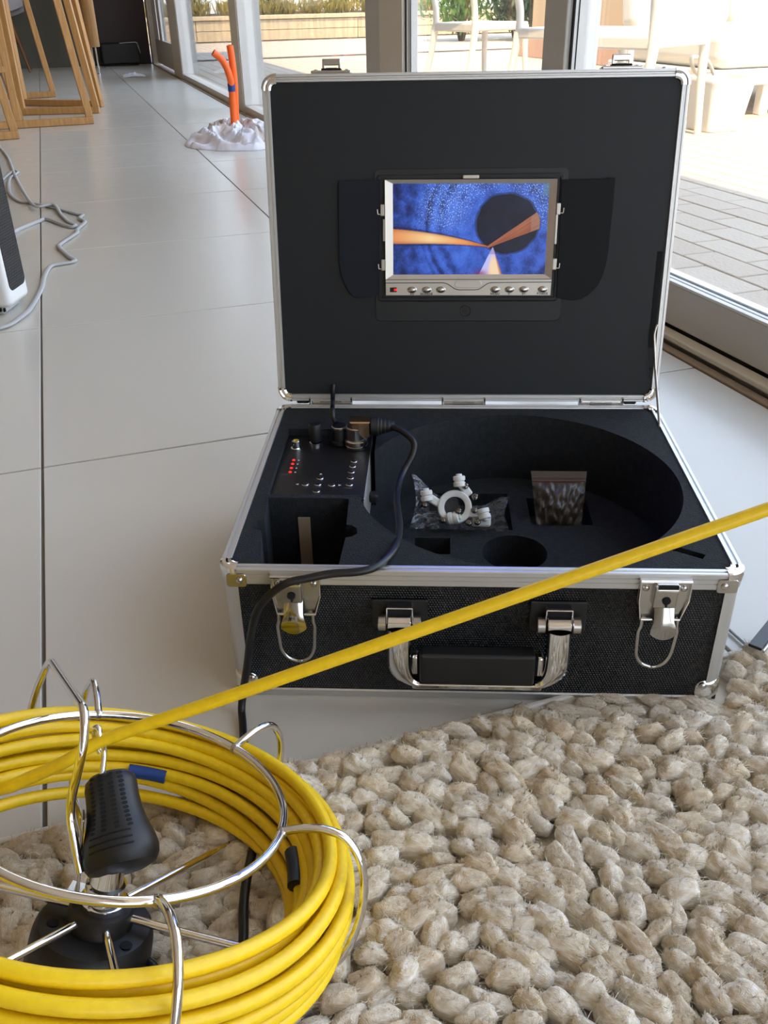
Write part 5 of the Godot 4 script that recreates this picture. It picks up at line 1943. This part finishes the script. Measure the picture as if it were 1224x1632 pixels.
func polar(r: float, y: float, deg: float) -> Vector3:
	return Vector3(cos(deg_to_rad(deg)) * r, y, sin(deg_to_rad(deg)) * r)


func cable_reel() -> void:
	var r := holder("cable_reel", self, reel_at())
	tag(r, "chrome wire cable reel with a black grip and black base, leaning on the rug", "cable reel")
	var s := Shape.new()
	var ring := PackedVector3Array()
	for k in 96:
		ring.append(polar(0.0945, 0, 360.0 * k / 96))
	s.tube(ring, 0.0027, 14, true)
	part("ring", s, M.chrome, r)
	for k in 6:
		var a := 60.0 * k + 1.0
		s = Shape.new()
		s.tube(spline([polar(0.0945, 0.0005, a), polar(0.104, 0.0050, a), polar(0.118, 0.0085, a), polar(0.132, 0.0060, a), polar(0.1445, -0.0080, a), polar(0.1505, -0.030, a), polar(0.1500, -0.055, a), polar(0.1440, -0.0740, a), polar(0.130, -0.0800, a), polar(0.100, -0.0805, a), polar(0.014, -0.0800, a)], 6), 0.0025, 12)
		part("spoke", s, M.chrome, r)
		s = Shape.new()
		s.xf = Transform3D(Basis(), polar(0.0950, 0.0, a))
		s.lump(func(d): return d * 0.0036, 8, 12)
		part("weld", s, M.steel, r)
	# base, hub and swivel
	s = Shape.new()
	s.xf = Transform3D(Basis(), Vector3(-0.002, 0, 0.001))
	s.lathe([Vector2(0, -0.1300), Vector2(0.0345, -0.1300), Vector2(0.0368, -0.1280), Vector2(0.0370, -0.1140), Vector2(0.0362, -0.1125), Vector2(0.0367, -0.1110), Vector2(0.0358, -0.0960), Vector2(0.0345, -0.0900), Vector2(0.0325, -0.0872), Vector2(0.0280, -0.0862), Vector2(0, -0.0862)], 40)
	var base := part("base", s, mat(Color(0.040, 0.041, 0.043), 0.5), r)
	s = Shape.new()
	for a in [35.0, 155.0, 275.0]:
		s.xf = Transform3D(Basis(), polar(0.0265, -0.0860, a))
		s.lathe([Vector2(0, 0), Vector2(0.0036, 0), Vector2(0.0036, 0.0003), Vector2(0, 0.0003)], 16)
	part("screw_hole", s, M.hole, base)
	s = Shape.new()
	s.lathe([Vector2(0.0200, -0.0862), Vector2(0.0190, -0.0770), Vector2(0.0175, -0.0750), Vector2(0, -0.0750)], 32)
	part("hub", s, M.black_plastic, r)
	s = Shape.new()
	s.lathe([Vector2(0.0135, -0.0750), Vector2(0.0138, -0.0740), Vector2(0.0138, -0.0705), Vector2(0.0120, -0.0695), Vector2(0.0105, -0.0690), Vector2(0.0105, -0.0640), Vector2(0.0118, -0.0632), Vector2(0.0118, -0.0600), Vector2(0.0100, -0.0590), Vector2(0.0090, -0.0480), Vector2(0, -0.0480)], 32)
	part("swivel", s, M.chrome, r)
	# flat bracket and guide arm
	s = Shape.new()
	s.bar(Vector3(-0.0165, -0.0745, -0.003), Vector3(-0.0225, -0.0240, -0.006), 0.014, 0.0016, Vector3(0.35, 0, 0.93), 0.0006)
	s.bar(Vector3(-0.0120, -0.0720, -0.003), Vector3(-0.0230, -0.0720, -0.003), 0.014, 0.0016, Vector3(0, 0, 1), 0.0006)
	part("bracket", s, M.steel, r)
	s = Shape.new()
	s.tube(bent([Vector3(-0.014, -0.050, 0.010), Vector3(-0.0300, -0.0200, -0.0005), Vector3(-0.0290, 0.0200, -0.0060), Vector3(-0.0335, 0.0395, -0.0110), Vector3(-0.0925, 0.0200, -0.1060), Vector3(-0.1010, -0.0100, -0.1120), Vector3(-0.1040, -0.0500, -0.1120)], 0.012, 6), 0.0027, 12)
	part("guide_arm", s, M.chrome, r)
	# grip, built along its own axis in world directions, then brought into the reel
	var inv := reel_at().affine_inverse()
	var a := Vector3(-0.2194, 0.0920, 0.2528)
	var b := Vector3(-0.2350, 0.1180, 0.2125)
	var y := (b - a).normalized()
	var x := Vector3(1, 0, 0)
	x = (x - y * x.dot(y)).normalized()
	var gx := inv * Transform3D(Basis(x, y, x.cross(y)), a)
	s = Shape.new()
	s.xf = gx
	var L := a.distance_to(b)
	var prof := [Vector2(0, -0.0035), Vector2(0.0140, -0.0030), Vector2(0.0198, -0.0008), Vector2(0.0222, 0.0035), Vector2(0.0227, 0.0080), Vector2(0.0216, 0.0140), Vector2(0.0197, 0.0195), Vector2(0.0178, 0.0255), Vector2(0.0165, 0.0320), Vector2(0.0158, 0.0390), Vector2(0.0157, 0.0440), Vector2(0.0158, L - 0.003), Vector2(0.0148, L + 0.0015), Vector2(0.0115, L + 0.0045), Vector2(0.006, L + 0.0060), Vector2(0, L + 0.0064)]
	s.lathe(prof, 48, 0.0, TAU, 0.92)
	var grip := part("grip", s, mat(Color(0.070, 0.072, 0.074), 0.46), r)
	# pierced dots over the back of the grip and three grooves above its foot
	s = Shape.new()
	for row in 13:
		var yy := 0.0195 + row * 0.0027
		var rad := radius_at(prof, yy)
		for col in 4:
			var ang := PI / 2 * -1.0 + (col - 1.35) * 0.40
			# the back faces up and towards the viewer: local +z is under, -z above
			var d := Vector3(cos(ang), 0, sin(ang) * 0.92)
			d = Vector3(d.x, 0, absf(d.z))
			var nrm := Vector3(d.x, 0.0, d.z).normalized()
			var side := Vector3.UP.cross(nrm).normalized()
			s.xf = gx * Transform3D(Basis(side, nrm, side.cross(nrm)), Vector3(cos(ang) * rad, yy, absf(sin(ang)) * rad * 0.92))
			s.lathe([Vector2(0.0018, -0.0003), Vector2(0.0017, 0.00025), Vector2(0, 0.00025)], 12, 0, TAU, 0.62)
	part("dot_pattern", s, M.hole, grip)
	for q in [0.0165, 0.0125, 0.0085]:
		s = Shape.new()
		s.xf = gx
		var line := PackedVector3Array()
		for j in 17:
			var ang := PI / 2 + (j - 8) / 8.0 * 0.62
			var rad := radius_at(prof, q) - 0.0002
			line.append(Vector3(cos(ang) * rad, q, sin(ang) * rad * 0.92))
		s.tube(line, 0.00065, 6)
		part("groove", s, M.hole, grip)
	s = Shape.new()
	s.xf = inv
	s.tube(bent([Vector3(-0.2375, 0.1270, 0.2160), Vector3(-0.2370, 0.1380, 0.2060), Vector3(-0.2385, 0.1475, 0.2045), Vector3(-0.2400, 0.1530, 0.2010), Vector3(-0.2440, 0.1500, 0.2000), Vector3(-0.2430, 0.1390, 0.2030), Vector3(-0.2405, 0.1350, 0.2050)], 0.004, 5), 0.0018, 10)
	part("cable_eye", s, M.chrome, r)


func radius_at(prof: Array, y: float) -> float:
	for k in prof.size() - 1:
		if prof[k].y <= y and prof[k + 1].y >= y:
			return lerpf(prof[k].x, prof[k + 1].x, (y - prof[k].y) / maxf(1e-6, prof[k + 1].y - prof[k].y))
	return 0.018


func yellow_cable() -> void:
	var c := holder("push_cable", self)
	tag(c, "long yellow push cable wound on the reel with its end drawn up past the case", "cable")
	var at := reel_at()
	var s := Shape.new()
	s.xf = at
	var f := FastNoiseLite.new()
	f.seed = 15
	f.frequency = 0.30
	f.fractal_type = FastNoiseLite.FRACTAL_NONE
	var loops := []
	for row in 7:
		var y := -0.0675 + row * 0.0086
		var r0 := 0.1085 + (y + 0.066) / 0.054 * 0.013
		var r1 := 0.1415 if row < 1 else (0.1455 if row < 4 else (0.1440 if row == 4 else (0.1400 if row == 5 else 0.1320)))
		var n := int(floor((r1 - r0 - 0.0086) / 0.0084)) + 1
		for k in maxi(n, 1):
			var rr := lerpf(r0 + 0.0043, r1 - 0.0043, float(k) / maxi(n - 1, 1)) if n > 1 else (r0 + r1) / 2.0
			loops.append(Vector2(rr, y + (0.0022 if k % 2 else 0.0)))
	for i in loops.size():
		var pts := PackedVector3Array()
		var ph := rng.randf() * 100.0
		for k in 120:
			var a := 360.0 * k / 120
			var d := Vector2.from_angle(deg_to_rad(a)) * 1.6
			var q: Vector2 = loops[i]
			var wob := f.get_noise_3d(d.x + ph, d.y, 0.0)
			pts.append(polar(q.x + wob * 0.0030, q.y + f.get_noise_3d(d.x, d.y + ph, 9.0) * 0.0042, a))
		s.tube(pts, 0.00425, 10, true)
	part("coil", s, M.yellow, c)
	# end of the cable: leaves the inside of the coil, passes the eye and runs off to the right
	s = Shape.new()
	var far := Vector3(0.1510, 0.2780, 0.1470)
	var eye := Vector3(-0.2365, 0.1455, 0.2045)
	var d := (far - eye).normalized()
	var tail := [at * polar(0.112, -0.040, 150.0), at * polar(0.112, -0.0385, 170.0), at * polar(0.1105, -0.0375, 190.0), at * polar(0.1060, -0.0360, 203.0)]
	tail += [Vector3(-0.3000, 0.1190, 0.2205), Vector3(-0.2800, 0.1270, 0.2180), Vector3(-0.2596, 0.1360, 0.2140), eye, eye + d * 0.06, eye + d * 0.14, eye + d * 0.25, eye + d * 0.36, far, far + d * 0.12, far + d * 0.3 + Vector3(0, -0.004, 0), far + d * 0.5 + Vector3(0, -0.015, 0)]
	s.tube(spline(tail, 7), 0.0040, 14)
	part("free_end", s, M.yellow, c)
	# tape marks on the turns
	s = Shape.new()
	s.xf = at
	s.tube(spline([polar(0.1125, -0.0515, -103.0), polar(0.1125, -0.0515, -98.0), polar(0.1125, -0.0515, -94.0), polar(0.1125, -0.0515, -89.5)], 5), 0.0047, 12)
	tag(part("tape_mark", s, M.blue_tape, c), "blue tape on an inner turn", "")
	s = Shape.new()
	s.xf = at
	s.tube(spline([polar(0.1125, -0.0420, -24.0), polar(0.1120, -0.0440, -17.0), polar(0.1115, -0.0465, -10.0)], 5), 0.0052, 12)
	tag(part("tape_mark", s, M.dark_tape, c), "dark grey tape on an inner turn", "")


func rug() -> void:
	var turn := Basis(Vector3.UP, ROOM_TURN)
	var at := Transform3D(turn, Vector3.ZERO)
	var r := holder("rug", self, at)
	tag(r, "chunky cream wool loop rug in front of the case", "rug")
	var u0 := -1.15
	var u1 := 0.66
	var v0 := -1.15
	var v1 := -0.030
	var s := Shape.new()
	rb(s, u0, u1, -0.0005, 0.0035, v0, v1, 0.001)
	part("backing", s, mat(Color(0.80, 0.76, 0.68), 0.95), r)
	s = Shape.new()
	s.bar(Vector3(u0, 0.0040, -v1 - 0.001), Vector3(u1, 0.0040, -v1 - 0.001), 0.005, 0.006, Vector3.UP, 0.002)
	part("binding", s, mat(Color(0.86, 0.83, 0.77), 0.9), r)
	# a handful of felted loops, each a little different
	var f := FastNoiseLite.new()
	f.seed = 60
	f.frequency = 1.0
	f.fractal_octaves = 3
	var kinds := []
	for k in 14:
		var l := Shape.new()
		var len := rng.randf_range(0.0115, 0.0172)
		var wid := rng.randf_range(0.0074, 0.0092)
		var hi := rng.randf_range(0.0095, 0.0118)
		var bend := rng.randf_range(-0.22, 0.22)
		var o := Vector3(k * 13.0, 0, 0)
		l.lump(func(d):
			var p := Vector3(signf(d.x) * pow(absf(d.x), 0.72) * len, d.y * hi, signf(d.z) * pow(absf(d.z), 0.78) * wid)
			p *= 1.0 + 0.34 * f.get_noise_3dv(d * 0.75 + o) + 0.07 * f.get_noise_3dv(Vector3(d.x * 0.8, d.y * 4.0, d.z * 4.0) + o)
			p.z += bend * p.x * p.x * 60.0
			return p, 14, 22)
		# loose fibres standing off the surface
		var count := l.v.size()
		for h in 330:
			var i := rng.randi() % count
			if l.v[i].y < -0.002:
				continue
			var p := l.v[i]
			var nn := l.n[i]
			var along := Vector3(rng.randf_range(-1, 1), rng.randf_range(-0.2, 0.5), rng.randf_range(-0.5, 0.5)).normalized()
			var w := nn.cross(along).normalized() * 0.00016
			var q := p + along * rng.randf_range(0.002, 0.005) + nn * rng.randf_range(0.0006, 0.0022)
			var mid := (p + q) / 2.0 + nn * 0.0007
			l.quad(l.put(p - w, nn), l.put(p + w, nn), l.put(mid + w, nn), l.put(mid - w, nn))
			l.tri(l.put(mid - w, nn), l.put(mid + w, nn), l.put(q, nn))
		kinds.append(l.mesh())
	var fibre := FastNoiseLite.new()
	fibre.seed = 77
	fibre.frequency = 0.03
	fibre.fractal_octaves = 3
	var fi := Image.create(256, 256, false, Image.FORMAT_L8)
	for x in 256:
		for y in 256:
			fi.set_pixel(x, y, Color.WHITE * clampf(0.5 + 0.8 * fibre.get_noise_2d(x * 0.9, y * 9.0 + 14.0 * fibre.get_noise_2d(x * 0.8, y * 0.8)), 0, 1))
	var bump := ImageTexture.create_from_image(fi)
	var ai := Image.create(128, 128, false, Image.FORMAT_RGB8)
	for x in 128:
		for y in 128:
			var g := clampf(0.55 + 0.9 * fibre.get_noise_2d(x * 1.6 + 300.0, y * 1.6), 0.0, 1.0)
			ai.set_pixel(x, y, Color(0.91, 0.865, 0.785).lerp(Color.WHITE, g))
	var mottle := ImageTexture.create_from_image(ai)
	var wools := []
	for cc in [Color(0.945, 0.905, 0.835), Color(0.960, 0.930, 0.875), Color(0.925, 0.872, 0.785), Color(0.950, 0.915, 0.850)]:
		var m := mat(cc, 0.95, 0.0, 0.2)
		m.heightmap_enabled = true
		m.heightmap_scale = 0.055
		m.heightmap_texture = bump
		m.albedo_texture = mottle
		m.rim_enabled = true
		m.rim = 0.35
		m.rim_tint = 0.5
		m.uv1_scale = Vector3(2.0, 1.0, 1.0)
		wools.append(m)
	var spots := []
	var v := v1 - 0.015
	var line := 0
	while v > v0 + 0.01:
		var u := u0 + 0.012 + (0.012 if line % 2 else 0.0)
		while u < u1 - 0.01:
			var q := Vector2(u + rng.randf_range(-0.0055, 0.0055), v + rng.randf_range(-0.0050, 0.0050))
			var p := room(q.x, 0, q.y)
			# the case and the reel press the pile flat where they stand
			var under := absf(p.x) < 0.2165 and p.z < -0.004 and p.z > -0.34
			if not under:
				spots.append(q)
			u += 0.0208
		v -= 0.0137
		line += 1
	var eye := Vector2(-0.19, -0.12)
	spots.sort_custom(func(a, b): return rank(a, eye) < rank(b, eye))
	var groups := {}
	var n := 0
	for q in spots:
		var yaw := -0.35 + 1.5 * f.get_noise_2d(q.x * 3.0, q.y * 3.0 + 40.0) + rng.randfn(0.0, 0.40)
		var hi := 0.0085 + rng.randf_range(-0.0018, 0.0034)
		if q.y > v1 - 0.014:
			hi -= 0.002
		var b := Basis.from_euler(Vector3(rng.randf_range(-0.35, 0.35), yaw, rng.randf_range(-0.35, 0.35))).scaled(Vector3.ONE * rng.randf_range(0.82, 1.14))
		var w3 := room(q.x, 0, q.y)
		if absf(w3.x) < 0.222 and w3.z < 0.036:
			# pressed flat along the foot of the case
			b = Basis.from_scale(Vector3(1.0, 0.42, 1.0)) * Basis(Vector3.UP, yaw)
			hi = 0.0045
		var x := Transform3D(b, Vector3(q.x, hi, -q.y))
		var k := rng.randi() % kinds.size()
		var w := rng.randi() % 4
		if n < 300:
			obj("wool_loop", kinds[k], wools[w], r, x)
		else:
			var key := k * 4 + w
			if not groups.has(key):
				groups[key] = []
			groups[key].append(x)
		n += 1
	var pile := holder("wool_pile", r)
	pile.set_meta("kind", "stuff")
	for key in groups:
		var mm := MultiMesh.new()
		mm.transform_format = MultiMesh.TRANSFORM_3D
		mm.mesh = kinds[key / 4]
		mm.instance_count = groups[key].size()
		for i in groups[key].size():
			mm.set_instance_transform(i, groups[key][i])
		var mi := MultiMeshInstance3D.new()
		mi.name = numbered("wool_loops", pile)
		mi.multimesh = mm
		mi.material_override = wools[key % 4]
		mi.set_meta("kind", "stuff")
		pile.add_child(mi, true)
	# black strap end lying over the rug by the case
	var st := holder("strap", self)
	tag(st, "black strap with a bright edge lying on the rug right of the case", "strap")
	s = Shape.new()
	s.bar(Vector3(0.2480, 0.030, -0.0400), Vector3(0.2900, 0.026, -0.0950), 0.012, 0.003, Vector3(1, 0, 0.6), 0.001)
	part("webbing", s, M.cable, st)
	s = Shape.new()
	s.bar(Vector3(0.2545, 0.0285, -0.0360), Vector3(0.2960, 0.0245, -0.0910), 0.002, 0.003, Vector3(1, 0, 0.6), 0.0006)
	part("edge", s, M.steel, st)
	s = Shape.new()
	s.tube(PackedVector3Array([Vector3(0.246, 0.003, -0.105), Vector3(0.256, 0.003, -0.080), Vector3(0.262, 0.006, -0.062)]), 0.0016, 8)
	tag(obj("thin_wire", s.mesh(), M.grey_cord), "thin grey wire end on the tiles beside the case corner", "wire")


func rank(q: Vector2, eye: Vector2) -> float:
	var d := q - eye
	# loops inside the picture come first, nearest the viewer before the rest
	return d.length() + (0.6 if q.y < -0.36 or q.y < -0.18 - 0.36 * (q.x + 0.40) else 0.0)


func _ready() -> void:
	rng.seed = 20240
	stage()
	materials()
	setting()
	garden()
	rug()
	equipment_case()
	cable_reel()
	yellow_cable()
	monitor()
	control_box()
	plugs_and_cables()
	skid_and_bags()
	left_side()
	cloth_and_pipes()
